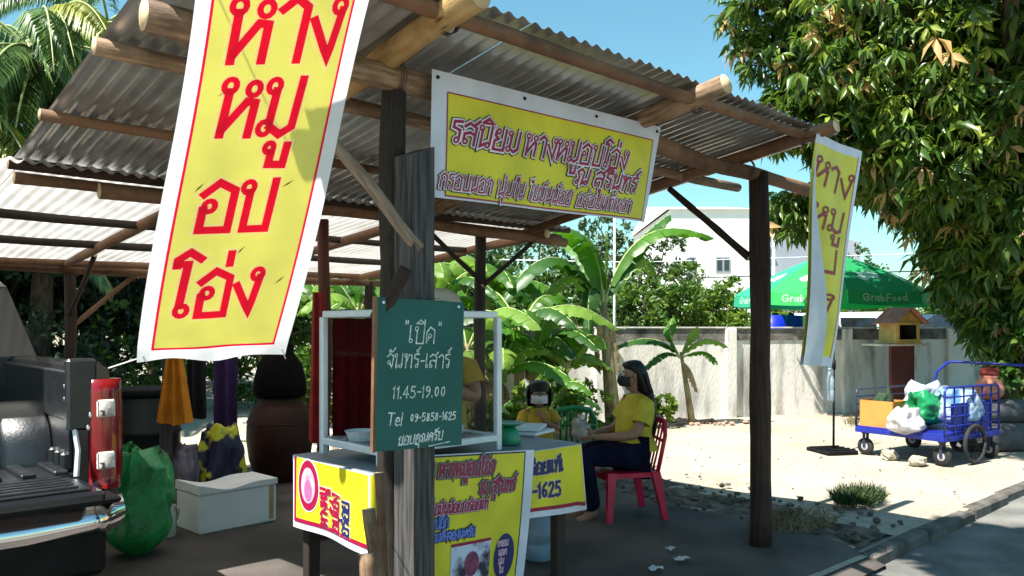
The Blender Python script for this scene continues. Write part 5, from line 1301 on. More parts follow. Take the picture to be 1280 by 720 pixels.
# ================================================================ BEYOND THE WALL
# parasol
gcan = mat('green_canvas', (.012, .27, .085), .75, var=.08, scale=3, bump=.05, trans=.25)
gcan2 = mat('light_green_canvas', (.03, .42, .10), .75, var=.06, scale=3, bump=.05, trans=.25)
gcan3 = mat('teal_green_canvas', (.03, .36, .20), .75, var=.06, scale=3, bump=.05, trans=.25)
uD = 15.8; uc = cw((1040 - 640) / FPX * uD, uD, 0); zt_ = CH + (HOR - 318) / FPX * uD; zr_ = CH + (HOR - 368) / FPX * uD; ur = 1.86
t = thing('parasol', uc, 'big green round parasol with white lettering on its valance standing beyond the wall', 'parasol')
nS = 8; ang0 = -AX + PI + R(-14)
def ucn(k, f, dz=0): a = ang0 + 2 * PI * k / nS; return uc + V(math.cos(a) * ur * f, math.sin(a) * ur * f, zt_ + (zr_ - zt_) * (f ** 1.35) + dz)
for k in range(nS):
    def pan(i, j):
        f = .02 + .98 * j; A_, B_ = ucn(k, f), ucn(k + 1, f); p_ = A_.lerp(B_, i); p_.z -= .035 * math.sin(PI * i) * f; return p_
    face = ((k + .5) * 2 * PI / nS + ang0)
    cm_ = {0: gcan3, 5: gcan2, 6: gcan3, 1: gcan2}.get(k, gcan); pl_ = MB().grid(pan, 6, 10).build('canopy_panel', cm_, t, True)
    vh = .23
    def val(u, v, z, A_=ucn(k, 1), B_=ucn(k + 1, 1)):
        L_ = (B_ - A_).length; i = u / L_; p_ = A_.lerp(B_, i); p_.z -= .035 * math.sin(PI * i) + (vh - v) ; n_ = (B_ - A_).cross(V(0, 0, 1)).normalized()
        return p_ + n_ * (z + .02 * math.sin(PI * i) * (1 - v / vh)) + n_ * (vh - v) * .12
    Lk = (ucn(k + 1, 1) - ucn(k, 1)).length
    va = MB().grid(lambda i, j: val(Lk * i, vh * j, 0), 8, 2).build('valance', cm_, t, True)
    nn = (ucn(k + 1, 1) - ucn(k, 1)).cross(V(0, 0, 1)); out_ = nn.dot(ucn(k, 1) - uc) > 0
    if out_: lettering(lambda u, v, z: val(u, v, z), [fit('GrabFood', .28, Lk - .28, .075, .125)], .024, .006).build('lettering', white_print, va)
    def logo(i, j):
        return V(*pan(.30 + .4 * i + .05 * math.sin(6 * j), .60 + .16 * j + .03 * math.sin(7 * i))) + V(0, 0, .012)
    MB().grid(logo, 8, 4).build('white_mark', mat('white_mark', (.45, .75, .52), .7, bump=0), pl_)
    MB().tube([ucn(k, .05, -.03), ucn(k, .5, -.03), ucn(k, 1, -.02)], .012, 6).build('rib', alu, t)
MB().tube([uc + V(0, 0, 0), uc + V(0, 0, zt_ + .05)], .03, 8).build('pole', mat('grey_pole', (.3, .3, .3), .5), t, True)
MB().lathe([(.05, zt_ - .02), (.05, zt_ + .03), (.015, zt_ + .09), (0, zt_ + .10)], uc, 10).build('finial', black_pl, t, True)
MB().lathe([(0, 0), (.3, 0), (.3, .12), (.06, .16), (.05, .3), (0, .3)], uc, 20).build('base', cm, t, True)
# blue drums
bd = mat('blue_drum_plastic', (.006, .02, .42), .4, var=.1)
for k, (px, d) in enumerate(((965, 15.0), (985, 15.35))):
    c = cw((px - 640) / FPX * d, d, 0); z0 = .82
    t = thing('blue_drum', c + V(0, 0, z0), ('left' if k == 0 else 'right') + ' one of two blue plastic drums beyond the wall beneath the green parasol', 'drum')
    MB().lathe([(0, z0), (.26, z0), (.28, z0 + .04), (.28, z0 + .25), (.295, z0 + .28), (.28, z0 + .31), (.28, z0 + .60), (.295, z0 + .63), (.28, z0 + .66), (.27, z0 + .90), (.0, z0 + .92)], c, 22).build('drum_body', bd, t, True)
    MB().lathe([(.06, z0 + .90), (.06, z0 + .95), (0, z0 + .955)], c + V(.12, 0, 0), 10).build('drum_cap', black_pl, t, True)
c = cw((975 - 640) / FPX * 15.2, 15.2, 0)
t = thing('trestle', c, 'rough timber trestle carrying the two blue drums beyond the wall', 'trestle')
MB().box(c + V(0, 0, .79), (1.5, .8, .05), Matrix.Rotation(-AX, 3, 'Z')).build('top_board', wood_gray, t)
for a, b in ((-.6, -.3), (.6, -.3), (.6, .3), (-.6, .3)): MB().box(c + Matrix.Rotation(-AX, 3, 'Z') @ V(a, b, .38), (.08, .08, .765)).build('leg', wood_gray, t)
# cars beyond the wall
def car(name, X, Y, rz, m, label, hgt=1.75):
    t = thing(name, (0, 0, 0), label, 'car')
    L_, W_ = 4.5, 1.75; k = hgt / 1.75
    prf = [(-2.2, .35), (-2.25, .8), (-2.1, 1.0), (-1.95, 1.55 * k), (-1.6, 1.72 * k), (.2, 1.75 * k), (.5, 1.66 * k), (1.15, 1.12), (2.0, .95), (2.2, .75), (2.2, .35)]
    mb = MB(); vs = []
    for sg in (-1, 1):
        for x_, z_ in prf: vs.append((x_, sg * (W_ / 2 - max(0, z_ - 1.0) * .22), z_))
    n = len(prf); mb.add(vs, [tuple(range(n)), tuple(reversed(range(n, 2 * n)))] + [(q, (q + 1) % n, n + (q + 1) % n, n + q) for q in range(n)]); mb.build('car_body', m, t)
    for sg in (-1, 1):
        for x0, x1 in ((-1.75, -.95), (-.88, -.05), (.02, .85)):
            zt__ = 1.62 * k; sh = .35 if x1 > .5 else 0
            ps = [(x0, 1.06), (x1, 1.06), (x1 - sh, zt__), (x0 + (.1 if x0 < -1.5 else 0), zt__)]
            MB().add([(a, sg * (W_ / 2 - max(0, z_ - 1.0) * .22 + .006), z_) for a, z_ in ps], [(0, 1, 2, 3)]).build('side_window', gl, t)
        for x_ in (-1.4, 1.4):
            mb = MB(); vs = []; nn = 20
            for r_, h_ in ((.17, -.1), (.29, -.1), (.32, -.07), (.32, .07), (.29, .1), (.17, .1)):
                for q in range(nn): a = 2 * PI * q / nn; vs.append((x_ + r_ * math.cos(a), sg * .80 + h_, .32 + r_ * math.sin(a)))
            mb.add(vs, [(i * nn + q, i * nn + (q + 1) % nn, (i + 1) * nn + (q + 1) % nn, (i + 1) * nn + q) for i in range(5) for q in range(nn)]); mb.build('wheel', rubber, t, True)
    MB().add([(.56, -.62, 1.60 * k), (.56, .62, 1.60 * k), (1.12, .74, 1.15), (1.12, -.74, 1.15)], [(0, 1, 2, 3)]).build('windscreen', gl, t)
    bpy.data.meshes
    p_ = cw(X, Y, 0); t.location = p_; t.rotation_euler = (0, 0, rz); return t
wpaint = mat('white_car_paint', (.75, .76, .78), .2, coat=.7, var=.03, bump=0)
car('parked_car', 8.1, 18.5, -AX + .1, wpaint, 'white car with dark windows parked beyond the wall behind the little house', 1.85)
car('parked_car', 12.0, 20.5, -AX + .1, mat('dark_car_paint', (.02, .025, .03), .2, coat=.7, bump=0), 'dark car parked beyond the wall in the tree shade at far right', 1.85)
# building with grey roof
wh = mat('white_facade', (.78, .78, .76), .8, var=.06, scale=.5, bump=.05); gr = mat('grey_cladding', (.26, .29, .34), .6, var=.12, scale=.4, bump=.05)
bD = 46.0
bc = cw((870 - 640) / FPX * bD, bD, 0)
t = thing('white_building', bc, 'large white building with pale grey side wing beyond the trees', 'building')
zB = CH + (HOR - 262) / FPX * bD
br = Matrix.Rotation(-AX, 3, 'Z')
def bb(x0, x1, y0, y1, z0, z1, m, name): return MB().box(cw((x0 + x1) / 2, (y0 + y1) / 2, (z0 + z1) / 2), (x1 - x0, y1 - y0, z1 - z0), br).build(name, m, t)
Xl, Xr = (838 - 640) / FPX * bD, (945 - 640) / FPX * bD
bb(Xl, Xr, bD, bD + 14, 0, zB, wh, 'wall'); 
MB().add([cw(Xl - .2, bD - .2, zB), cw(Xr + .2, bD - .2, zB), cw(Xr + .2, bD + 14, zB), cw(Xl - .2, bD + 14, zB), cw(Xl - .2, bD + 7, zB + 1.2), cw(Xr + .2, bD + 7, zB + 1.2)], [(0, 1, 5, 4), (2, 3, 4, 5), (0, 4, 3), (1, 2, 5)]).build('roof', wh, t)
Xr2 = (1085 - 640) / FPX * bD; z2 = CH + (HOR - 272) / FPX * bD; z3 = CH + (HOR - 300) / FPX * bD
MB().add([cw(Xr + .02, bD + 1, 0), cw(Xr2, bD + 1, 0), cw(Xr2, bD + 1, z3), cw(Xr + .02, bD + 1, z2), cw(Xr + .02, bD + 12, 0), cw(Xr2, bD + 12, 0), cw(Xr2, bD + 12, z3), cw(Xr + .02, bD + 12, z2)], [(0, 1, 2, 3), (5, 4, 7, 6), (3, 2, 6, 7), (1, 5, 6, 2)]).build('side_wing', gr, t)
bb(Xr + .1, Xr2 - .3, bD + .9, bD + 1, 4.2, 4.5, mat('rust_line', (.25, .2, .16), .8), 'eave_band')
for px0, px1, py0, py1 in ((896, 902, 323, 338), (905, 911, 323, 338), (862, 868, 323, 338)):
    x0, x1 = (px0 - 640) / FPX * bD, (px1 - 640) / FPX * bD; z0, z1 = CH + (HOR - py1) / FPX * bD, CH + (HOR - py0) / FPX * bD
    wf = bb(x0 - .08, x1 + .08, bD - .06, bD - .01, z0 - .08, z1 + .08, gr, 'window'); MB().box(cw((x0 + x1) / 2, bD - .075, (z0 + z1) / 2), (x1 - x0, .02, z1 - z0), br).build('pane', gl, wf)
# antenna pole and street pole
for px, d, z_, r_, m, lb, cat in ((768, 16.5, 3.95, .035, mat('white_mast', (.7, .7, .72), .5), 'tall thin white metal mast rising behind the tall banana plant', 'mast'), (967, 24.0, 4.6, .07, mat('pale_mast', (.6, .62, .64), .6), 'pale concrete lamp pole standing before the grey building wing', 'pole')):
    c = cw((px - 640) / FPX * d, d, 0); o = MB().tube([c, c + V(0, 0, z_)], [r_, r_ * .6], 10).build('mast' if cat == 'mast' else 'lamp_pole', m, None, True); tag(o, lb, cat)
m_ = MB()
o = MB().tube([cw(-6, 27, 3.35), cw(4, 26, 3.05), cw(14, 25, 3.3)], .018, 5).build('power_line', black_pl); tag(o, 'lower thin overhead wire crossing behind the banana plants', 'wire')
o = MB().tube([cw(-6, 27, 3.9), cw(4, 26, 3.62), cw(14, 25, 3.85)], .014, 5).build('power_line', alu); tag(o, 'upper pale overhead wire crossing behind the banana plants', 'wire')

# ================================================================ VEGETATION
def leafmat(name, c, tr=.35, isl=.45, rough=.45):
    return mat(name, c, rough, var=.2, scale=3, bump=0, trans=tr, island=isl, spec=.45)
def np_mesh(name, V_, F_, m, root=None, mi=None, kind=None, label=None):
    me = bpy.data.meshes.new(name); V_ = np.asarray(V_, dtype=np.float32); F_ = np.asarray(F_, dtype=np.int32); k = F_.shape[1]
    me.vertices.add(len(V_)); me.vertices.foreach_set('co', V_.ravel()); me.loops.add(F_.size); me.loops.foreach_set('vertex_index', F_.ravel())
    me.polygons.add(len(F_)); me.polygons.foreach_set('loop_start', np.arange(0, F_.size, k, dtype=np.int32))
    for q in (m if isinstance(m, list) else [m]): me.materials.append(q)
    if mi is not None: me.polygons.foreach_set('material_index', mi.astype(np.int32))
    me.update(calc_edges=True); me.validate()
    if root == 'mesh': return me
    o = bpy.data.objects.new(name, me); COL.objects.link(o)
    if root: o.parent = root
    if kind: o['kind'] = kind
    return o
def rot_z_to(d, roll):
    """n x 3 directions -> n x 3 x 3 frames with x along d"""
    d = d / np.linalg.norm(d, axis=1, keepdims=True); up = np.tile(np.array([0, 0, 1.]), (len(d), 1)); up[np.abs(d[:, 2]) > .95] = (1, 0, 0)
    y = np.cross(up, d); y /= np.linalg.norm(y, axis=1, keepdims=True); z = np.cross(d, y)
    c, s_ = np.cos(roll)[:, None], np.sin(roll)[:, None]
    return np.stack([d, y * c + z * s_, z * c - y * s_], axis=2)
def leaves(P, D, L_, W_, roll, fold_=.25, bend=.15):
    """leaf blades: 6 corners, 4 triangles each, folded along the midrib and bent"""
    n = len(P); base = np.array([[0, 0, 0], [.5, .5, fold_], [1, 0, -bend * 2], [.5, -.5, fold_], [.5, 0, 0]], dtype=float)
    T = np.tile(base, (n, 1, 1)); T[:, :, 0] *= L_[:, None]; T[:, :, 1] *= W_[:, None]; T[:, :, 2] *= W_[:, None]
    M = rot_z_to(D, roll); X = np.einsum('nij,nkj->nki', M, T) + P[:, None, :]
    f = np.array([[0, 4, 1], [1, 4, 2], [0, 3, 4], [3, 2, 4]]); F_ = (f[None] + (np.arange(n) * 5)[:, None, None]).reshape(-1, 3)
    return X.reshape(-1, 3), F_
def unit(n, rng): v = rng.normal(size=(n, 3)); return v / np.linalg.norm(v, axis=1, keepdims=True)
def foliage(lobes, n, ll, rng, droop=.2, shell=.45, wr=.45, out=.7):
    """leaves spread through uneven ellipsoid lobes; lobes = (centre, radii, weight)"""
    Ps, Ds = [], []; tot = sum(l[2] for l in lobes)
    for c, r_, wgt in lobes:
        k = int(n * wgt / tot); u = unit(k, rng); nc = max(5, k // 40); cu = unit(nc, rng); a = rng.integers(0, nc, k)
        d = cu[a] + u * .22; d /= np.linalg.norm(d, axis=1, keepdims=True)
        rr = shell + (1 - shell) * rng.random(nc)[a] ** .5 + rng.normal(size=k) * .05
        P = np.array(c) + d * rr[:, None] * np.array(r_)
        D = d * out + unit(k, rng) * .75; D[:, 2] -= droop; Ps.append(P); Ds.append(D)
    P = np.concatenate(Ps); D = np.concatenate(Ds); n = len(P)
    L_ = ll * (.6 + .7 * rng.random(n)); return leaves(P, D, L_, L_ * wr, rng.random(n) * 6.28)
bark = mat('tree_bark', (.12, .085, .06), .9, uv=(6, 1.5), scale=4, col2=(.04, .03, .022), bump=.7, bscale=12)
def tree(name, base, trunk_h, r_, lobes, n, ll, m, label, cat='tree', group=None, droop=.2, seed=0, wr=.45, shell=.45):
    rng = np.random.default_rng(seed + 100); base = Vector(base); t = thing(name, base, label, cat, group)
    random.seed(seed)
    tm = MB(); top = V(0, 0, trunk_h)
    tm.tube([V(0, 0, -.1), V(.03, .02, trunk_h * .3) * 1, V(-.05 * r_ * 5, .03, trunk_h * .7), top], [r_ * 1.3, r_, r_ * .85, r_ * .7], 10, rough=.1)
    for c, rr, wgt in lobes[:8]:
        e = Vector(c); tm.tube([top * .75, top.lerp(e, .5) + V(random.uniform(-.2, .2), random.uniform(-.2, .2), -.1) * r_ * 4, e], [r_ * .55, r_ * .35, r_ * .12], 7)
        for q in range(3):
            e2 = e + V(random.uniform(-.7, .7) * rr[0], random.uniform(-.7, .7) * rr[1], random.uniform(-.4, .7) * rr[2]); tm.tube([top.lerp(e, .7), e, e2], [r_ * .25, r_ * .15, r_ * .05], 5)
    tr_ = tm.build('trunk', bark, None, True); tr_.parent = t
    V_, F_ = foliage(lobes, n, ll, rng, droop, shell, wr); o = np_mesh('crown', V_, F_, m, t, kind=None)
    return t
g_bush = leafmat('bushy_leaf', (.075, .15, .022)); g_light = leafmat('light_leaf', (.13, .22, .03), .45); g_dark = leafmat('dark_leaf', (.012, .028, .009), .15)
g_far = leafmat('far_leaf', (.05, .09, .03), .3); g_mid = leafmat('mid_leaf', (.05, .11, .018), .35)
def L_(c, r_, w_=1): return (c, r_ if isinstance(r_, tuple) else (r_, r_, r_ * .8), w_)
# trees in a row beyond the wall
for k, (px, d, h, w_, mm, lb) in enumerate((
        (700, 17.0, 2.7, 1.2, g_mid, 'green bushy tree beyond the wall just left of the white mast'),
        (805, 18.0, 3.0, 1.25, g_bush, 'round bright green tree beyond the wall at the left of the row'),
        (862, 19.0, 3.1, 1.35, g_bush, 'dense round tree beyond the wall in the middle of the row'),
        (915, 18.5, 2.7, 1.15, g_light, 'pale green round tree beyond the wall nearest the right shed post'),
        (1000, 23.0, 2.6, 1.3, g_light, 'light green tree beyond the wall behind the blue drums'),
        (1070, 24.0, 2.6, 1.4, g_mid, 'mid green tree beyond the wall behind the parasol'),
        (1150, 26.0, 3.0, 1.8, g_mid, 'green tree beyond the wall behind the parked cars'),
        (640, 18.0, 2.9, 1.5, g_mid, 'dark green tree beyond the wall left of the mast behind the banana leaves'))):
    b = cw((px - 640) / FPX * d, d, -.1); rr = random.Random(k)
    lobes = [L_((0, 0, h * .62), w_ * .8, 2)] + [L_((w_ * .65 * math.cos(a), w_ * .65 * math.sin(a), h * (.50 + .22 * rr.random())), w_ * (.42 + .15 * rr.random())) for a in (0.3, 1.3, 2.4, 3.4, 4.4, 5.5)] + [L_((.1, .1, h * .85), w_ * .5)]
    tree('round_tree', b, h * .5, .07, lobes, 4200, .15, mm, lb, group='round trees in a row beyond the wall', seed=k)
for k, (px, d, h, w_, lb) in enumerate(((745, 36, 6.6, 2.6, 'far tall dull green tree left of the white building behind the mast'), (820, 38, 6.0, 3.0, 'far dull green tree standing in front of the white building'), (1040, 34, 4.6, 3.0, 'far olive tree in front of the grey building wing'), (665, 34, 6.2, 3.2, 'far tree behind the banana clump at the left end of the wall'))):
    b = cw((px - 640) / FPX * d, d, -.1)
    tree('far_tree', b, h * .6, .14, [L_((0, 0, h * .7), w_ * .7, 2), L_((w_ * .6, .2, h * .6), w_ * .5), L_((-w_ * .6, 0, h * .62), w_ * .5), L_((.2, -.3, h * .86), w_ * .45), L_((0, .3, h * .4), w_ * .6)], 3600, .24, g_far, lb, group='far trees near the white building', seed=20 + k)
# dark mass of trees behind the left side
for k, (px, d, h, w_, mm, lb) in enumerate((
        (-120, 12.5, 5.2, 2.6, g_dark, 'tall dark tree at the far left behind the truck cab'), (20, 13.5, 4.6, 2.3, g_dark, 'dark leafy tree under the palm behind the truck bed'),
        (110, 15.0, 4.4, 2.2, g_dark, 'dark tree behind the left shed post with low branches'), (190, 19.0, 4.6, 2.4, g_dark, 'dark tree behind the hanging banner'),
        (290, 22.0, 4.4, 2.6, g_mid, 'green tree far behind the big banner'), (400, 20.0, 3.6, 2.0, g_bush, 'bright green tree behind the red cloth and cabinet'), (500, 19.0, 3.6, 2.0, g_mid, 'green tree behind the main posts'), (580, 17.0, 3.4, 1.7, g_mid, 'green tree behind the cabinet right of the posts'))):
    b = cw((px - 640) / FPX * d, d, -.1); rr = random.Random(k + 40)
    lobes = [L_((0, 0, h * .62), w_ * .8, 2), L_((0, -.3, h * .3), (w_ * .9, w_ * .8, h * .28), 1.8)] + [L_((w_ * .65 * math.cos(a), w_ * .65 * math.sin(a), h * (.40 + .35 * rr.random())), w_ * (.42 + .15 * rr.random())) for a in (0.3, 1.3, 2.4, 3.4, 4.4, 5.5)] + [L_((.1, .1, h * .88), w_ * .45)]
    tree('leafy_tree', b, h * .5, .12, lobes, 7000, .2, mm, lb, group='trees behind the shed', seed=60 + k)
for k, (px, d, h, w_, lb) in enumerate(((30, 10.4, 1.9, 1.2, 'dark waist-high bush behind the truck bed'), (155, 12.8, 1.9, 1.1, 'half-lit bush between the truck and the banner'), (385, 11.6, 1.2, .6, 'sunlit low bush behind the clay jar'), (330, 15, 1.5, 1.0, 'low bush under the banner at the edge of the sunny ground'))):
    b = cw((px - 640) / FPX * d, d, -.05)
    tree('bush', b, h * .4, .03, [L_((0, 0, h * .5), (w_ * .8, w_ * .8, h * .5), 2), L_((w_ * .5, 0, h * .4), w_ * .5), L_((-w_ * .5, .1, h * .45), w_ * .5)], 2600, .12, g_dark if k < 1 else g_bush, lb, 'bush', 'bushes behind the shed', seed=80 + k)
# small bright shrubs in front of the wall
for k, (px, py, d, h, w_, lb) in enumerate(((655, 545, 8.6, 1.05, .34, 'bright green shrub just left of the child'), (741, 540, 10.6, .78, .42, 'light green shrub against the wall between child and seated person'), (829, 528, 11.9, .50, .22, 'small bright shrub behind the back of the seated person'), (700, 540, 9.6, 1.0, .32, 'green shrub behind the green chair'), (598, 545, 8.4, 1.0, .35, 'green shrub seen through the cabinet right side'))):
    b = cw((px - 640) / FPX * d, d, 0)
    tree('shrub', b, h * .5, .012, [L_((0, 0, h * .6), (w_, w_, h * .42), 2), L_((w_ * .5, 0, h * .45), w_ * .6), L_((-w_ * .5, .1, h * .5), w_ * .6)], 900, .085, g_light, lb, 'shrub', 'shrubs before the wall', seed=90 + k, wr=.55)
# ---- big tree on the right with drooping leaf whorls
def whorl(n, ln, rng, spread=1.0):
    a = np.arange(n) * 2 * np.pi / n + rng.random(n) * .4; a = a + rng.normal(size=n) * .25; el = -.15 - rng.random(n) * 1.2
    D = np.stack([np.cos(a) * spread, np.sin(a) * spread, el], axis=1); P = np.zeros((n, 3)) + D * .02
    L0 = ln * (.5 + .8 * rng.random(n)); return leaves(P, D, L0, L0 * (.20 + .12 * rng.random(n)), rng.normal(size=n) * .6, .25, .5)
big_leaf = leafmat('big_tree_leaf', (.10, .175, .026), .35, .5, .32); big_dark = leafmat('big_tree_dark_leaf', (.05, .11, .018), .3, .5, .32)
young_leaf = leafmat('young_reddish_leaf', (.52, .36, .15), .4, .3, .5); lime_leaf = leafmat('lime_leaf', (.24, .32, .05), .45, .3)
rngT = np.random.default_rng(5)
TB = cw((1262 - 640) / FPX * 12.6, 12.6, 0)
t = thing('big_tree', TB, 'big tree with long drooping leaves and reddish young shoots filling the right side', 'tree')
tm = MB(); tm.tube([TB, TB + V(.05, 0, 1.2), TB + V(-.1, .1, 2.6), TB + V(0, 0, 4)], [.34, .25, .22, .17], 14, rough=.12)
Tc = cw((1250 - 640) / FPX * 12.0, 12.0, 0)
blobs = []
def tb(px, py, d, r_, w_=1.0): p_ = at(px, py, d); blobs.append((np.array(p_), np.array(r_ if isinstance(r_, tuple) else (r_, r_, r_)), w_))
tb(1015, -40, 11.8, 1.25, .6); tb(1100, 60, 11.2, 1.45, .95); tb(1185, 150, 10.8, 1.2, 1.3); tb(1250, 60, 10.6, 1.6, 1.4); tb(1305, 255, 10.8, 1.25, 1.3); tb(1100, 170, 11.6, .95, 1.0)
tb(1180, 240, 11.8, .8, .8); tb(1235, 318, 11.8, .92, .9); tb(1295, 400, 11.4, .9, .8); tb(1060, 110, 12.0, 1.1, .8); tb(1150, -120, 11.2, 1.9, 1.0); tb(1360, 120, 11.5, 2.2, 1.0); tb(1268, 385, 11.4, (.6, .6, .5), .45); tb(1330, 380, 11.0, (1.0, 1.0, .9), .6); blobs.append((np.array(cw(4.3, 6.8, 6.4)), np.array((1.5, 1.4, .9)), .8)); blobs.append((np.array(cw(6.0, 8.2, 6.6)), np.array((1.5, 1.4, 1.0)), .8)); tb(1330, -200, 9.5, 1.7, .8); tb(995, 265, 12.6, (.5, .5, .42), .22); tb(1205, 60, 13.2, 2.4, 1.0); tb(1330, 230, 13.4, 1.9, 1.0); tb(960, 5, 12.2, .75, .2); tb(945, 70, 12.3, .45, .07); tb(985, 150, 12.2, .55, .14)
for c, r_, w_ in blobs:
    e = Vector(c); s0 = TB + V(0, 0, 3.2); tm.tube([s0, s0.lerp(e, .55) + V(0, 0, .3), e], [.14, .08, .03], 7)
    for q in range(4): e2 = e + V(*(rngT.normal(size=3) * r_ * .5)); tm.tube([s0.lerp(e, .75), e.lerp(e2, .4), e2], [.04, .025, .01], 5)
tm.build('trunk', bark, t, True)
tot = sum(b[2] for b in blobs); CP = []
for c, r_, w_ in blobs:
    k = int(8600 * w_ / tot); u = unit(k, rngT); rr = .5 + .52 * rngT.random(k) ** .6
    CP.append(c + u * rr[:, None] * r_)
CP = np.concatenate(CP); camp = np.array([CX, CY, CH])
protos = []
for i, (m0, nl, ln) in enumerate(((big_leaf, 10, .21), (big_dark, 9, .25), (big_dark, 11, .23), (big_leaf, 13, .18), (young_leaf, 9, .23), (lime_leaf, 10, .18), (big_dark, 10, .22), (big_leaf, 10, .21))):
    V_, F_ = whorl(nl, ln, np.random.default_rng(i)); protos.append((V_, F_, m0, np_mesh('leaf_whorl', V_, F_, m0, 'mesh')))
dist = np.linalg.norm(CP - camp, axis=1)
rel = CP - camp; dep = rel[:, 0] * SA + rel[:, 1] * CA; lat = (rel[:, 0] * CA - rel[:, 1] * SA) / dep; ver = rel[:, 2] / dep
inview = (lat < .66) & (ver < .42)
# nearest in each small patch of the view
cell = {}
for i in np.where(inview)[0]:
    kx = (int(lat[i] * 45), int(ver[i] * 45))
    if kx not in cell or dep[i] < dep[cell[kx]]: cell[kx] = i
near = sorted(cell.values(), key=lambda i: dep[i])[:285]; nearset = set(near)
for i in near:
    k = int(rngT.integers(0, 8)); 
    if k in (4,) and rngT.random() < .25: k = 0
    sharelink('leaf_whorl', protos[k][3], t, Vector(CP[i]), (rngT.normal() * .35, rngT.normal() * .35, rngT.random() * 6.28), (1.0 + .3 * rngT.random(),) * 3)
groups = {}
for i in range(len(CP)):
    if i in nearset: continue
    k = int(rngT.integers(0, 8)); 
    if k in (4,) and rngT.random() < .5: k = 2
    V_, F_, m0, _ = protos[k]
    a, b, c_ = rngT.normal() * .35, rngT.normal() * .35, rngT.random() * 6.28
    M = np.array(Matrix.Rotation(c_, 3, 'Z') @ Matrix.Rotation(a, 3, 'X') @ Matrix.Rotation(b, 3, 'Y')); groups.setdefault(m0.name, [m0, [], []])
    g = groups[m0.name]; off = sum(len(x) for x in g[1]); g[1].append(V_ @ M.T * (1.0 + .25 * rngT.random()) + CP[i]); g[2].append(F_ + off)
allV, allF, allM, mats_ = [], [], [], []
off = 0
for k, (nm_, (m0, vv, ff)) in enumerate(groups.items()):
    A = np.concatenate(vv); B = np.concatenate(ff); allV.append(A - np.array(TB)); allF.append(B + off); allM.append(np.full(len(B), k)); mats_.append(m0); off += len(A)
o = np_mesh('crown', np.concatenate(allV), np.concatenate(allF), mats_, t, np.concatenate(allM), 'stuff')
# hanging dark creeper in front of the trunk
hb_c = at(1262, 455, 10.9)
tree('hanging_shrub', cw((1275 - 640) / FPX * 10.9, 10.9, 0), 1.0, .03, [L_((0, 0, 1.0), (.5, .4, .6), 2), L_((-.1, -.1, 1.5), (.5, .4, .4)), L_((.4, 0, .6), (.5, .5, .5))], 1500, .16, big_dark, 'dark leafy shrub in front of the big tree trunk at the right edge', 'shrub', seed=7)
# ---- banana plants
ban = mat('banana_leaf', (.075, .20, .02), .4, var=.3, scale=2, bump=.05, trans=.5, spec=.5); ban_d = mat('banana_leaf_dark', (.035, .11, .016), .38, var=.3, scale=2, bump=.05, trans=.4, spec=.5)
ban_l = mat('banana_leaf_light', (.20, .34, .06), .45, var=.25, scale=2, bump=.05, trans=.5)
rib_m = mat('banana_rib', (.32, .38, .14), .5, bump=0); stem_m = mat('banana_stem', (.34, .30, .16), .7, uv=(5, 2), scale=3, col2=(.16, .11, .06), bump=.3); dry_m = mat('dry_banana_leaf', (.33, .23, .12), .85, var=.3, bump=.2, trans=.2)
def banana_leaf(root, P0, P1, P2, wid, m, tear=.5, fold_=.35, seed=0, sw=None):
    rr = random.Random(seed); P0, P1, P2 = Vector(P0), Vector(P1), Vector(P2); n = 26; mb = MB()
    B = lambda k: P0 * (1 - k) ** 2 + P1 * 2 * k * (1 - k) + P2 * k * k
    pts = [B(k / n) for k in range(n + 1)]
    side0 = None; fr = []
    for i in range(n + 1):
        tg_ = (pts[min(i + 1, n)] - pts[max(i - 1, 0)]).normalized(); sd = tg_.cross(sw or V(0, 0, 1))
        if sd.length < .15: sd = side0 or V(1, 0, 0)
        sd.normalize(); 
        if side0 and sd.dot(side0) < 0: sd = -sd
        side0 = sd.copy(); fr.append((tg_, sd, sd.cross(tg_).normalized()))
    for sg in (-1, 1):
        i = 3
        drop = 0
        while i < n:
            ln = rr.randint(2, 4) if rr.random() < tear else rr.randint(4, 7); e = min(n, i + ln); a_ = fold_ + rr.uniform(-.15, .35) * tear
            vs = []; 
            for q in range(i, e + 1):
                k = q / n; w_ = wid * .5 * (math.sin(PI * min(1, (k - .12) / .88 * .93 + .05)) ** .55) if k < .995 else 0
                gp_ = (0.5 if q == e and e < n and rr.random() < tear else 0)
                tg_, sd, up_ = fr[q]; up2 = up_ if up_.z >= 0 else -up_
                for f in (0, .35, .7, 1.0):
                    an = a_ * f * 1.3
                    vs.append(pts[q] + sd * sg * w_ * f * math.cos(an * .7) - up2 * w_ * f * math.sin(an) + tg_ * (f * .10 * w_ - gp_ * f * wid * .05) - V(0, 0, 1) * .05 * wid * f * f * abs(math.sin(q * .8)) + up2 * .012 * math.sin(q * 2.1 + f * 3))
            r_ = e - i; mb.add(vs, [(a * 4 + b, a * 4 + b + 1, a * 4 + b + 5, a * 4 + b + 4) for a in range(r_) for b in range(3)])
            i = e
    lf = mb.build('leaf', m, root, True)
    MB().tube(pts, [.016 * (1 - .8 * k / n) * max(1, wid * 2.6) for k in range(n + 1)], 6).build('midrib', rib_m, lf, True)
    return lf
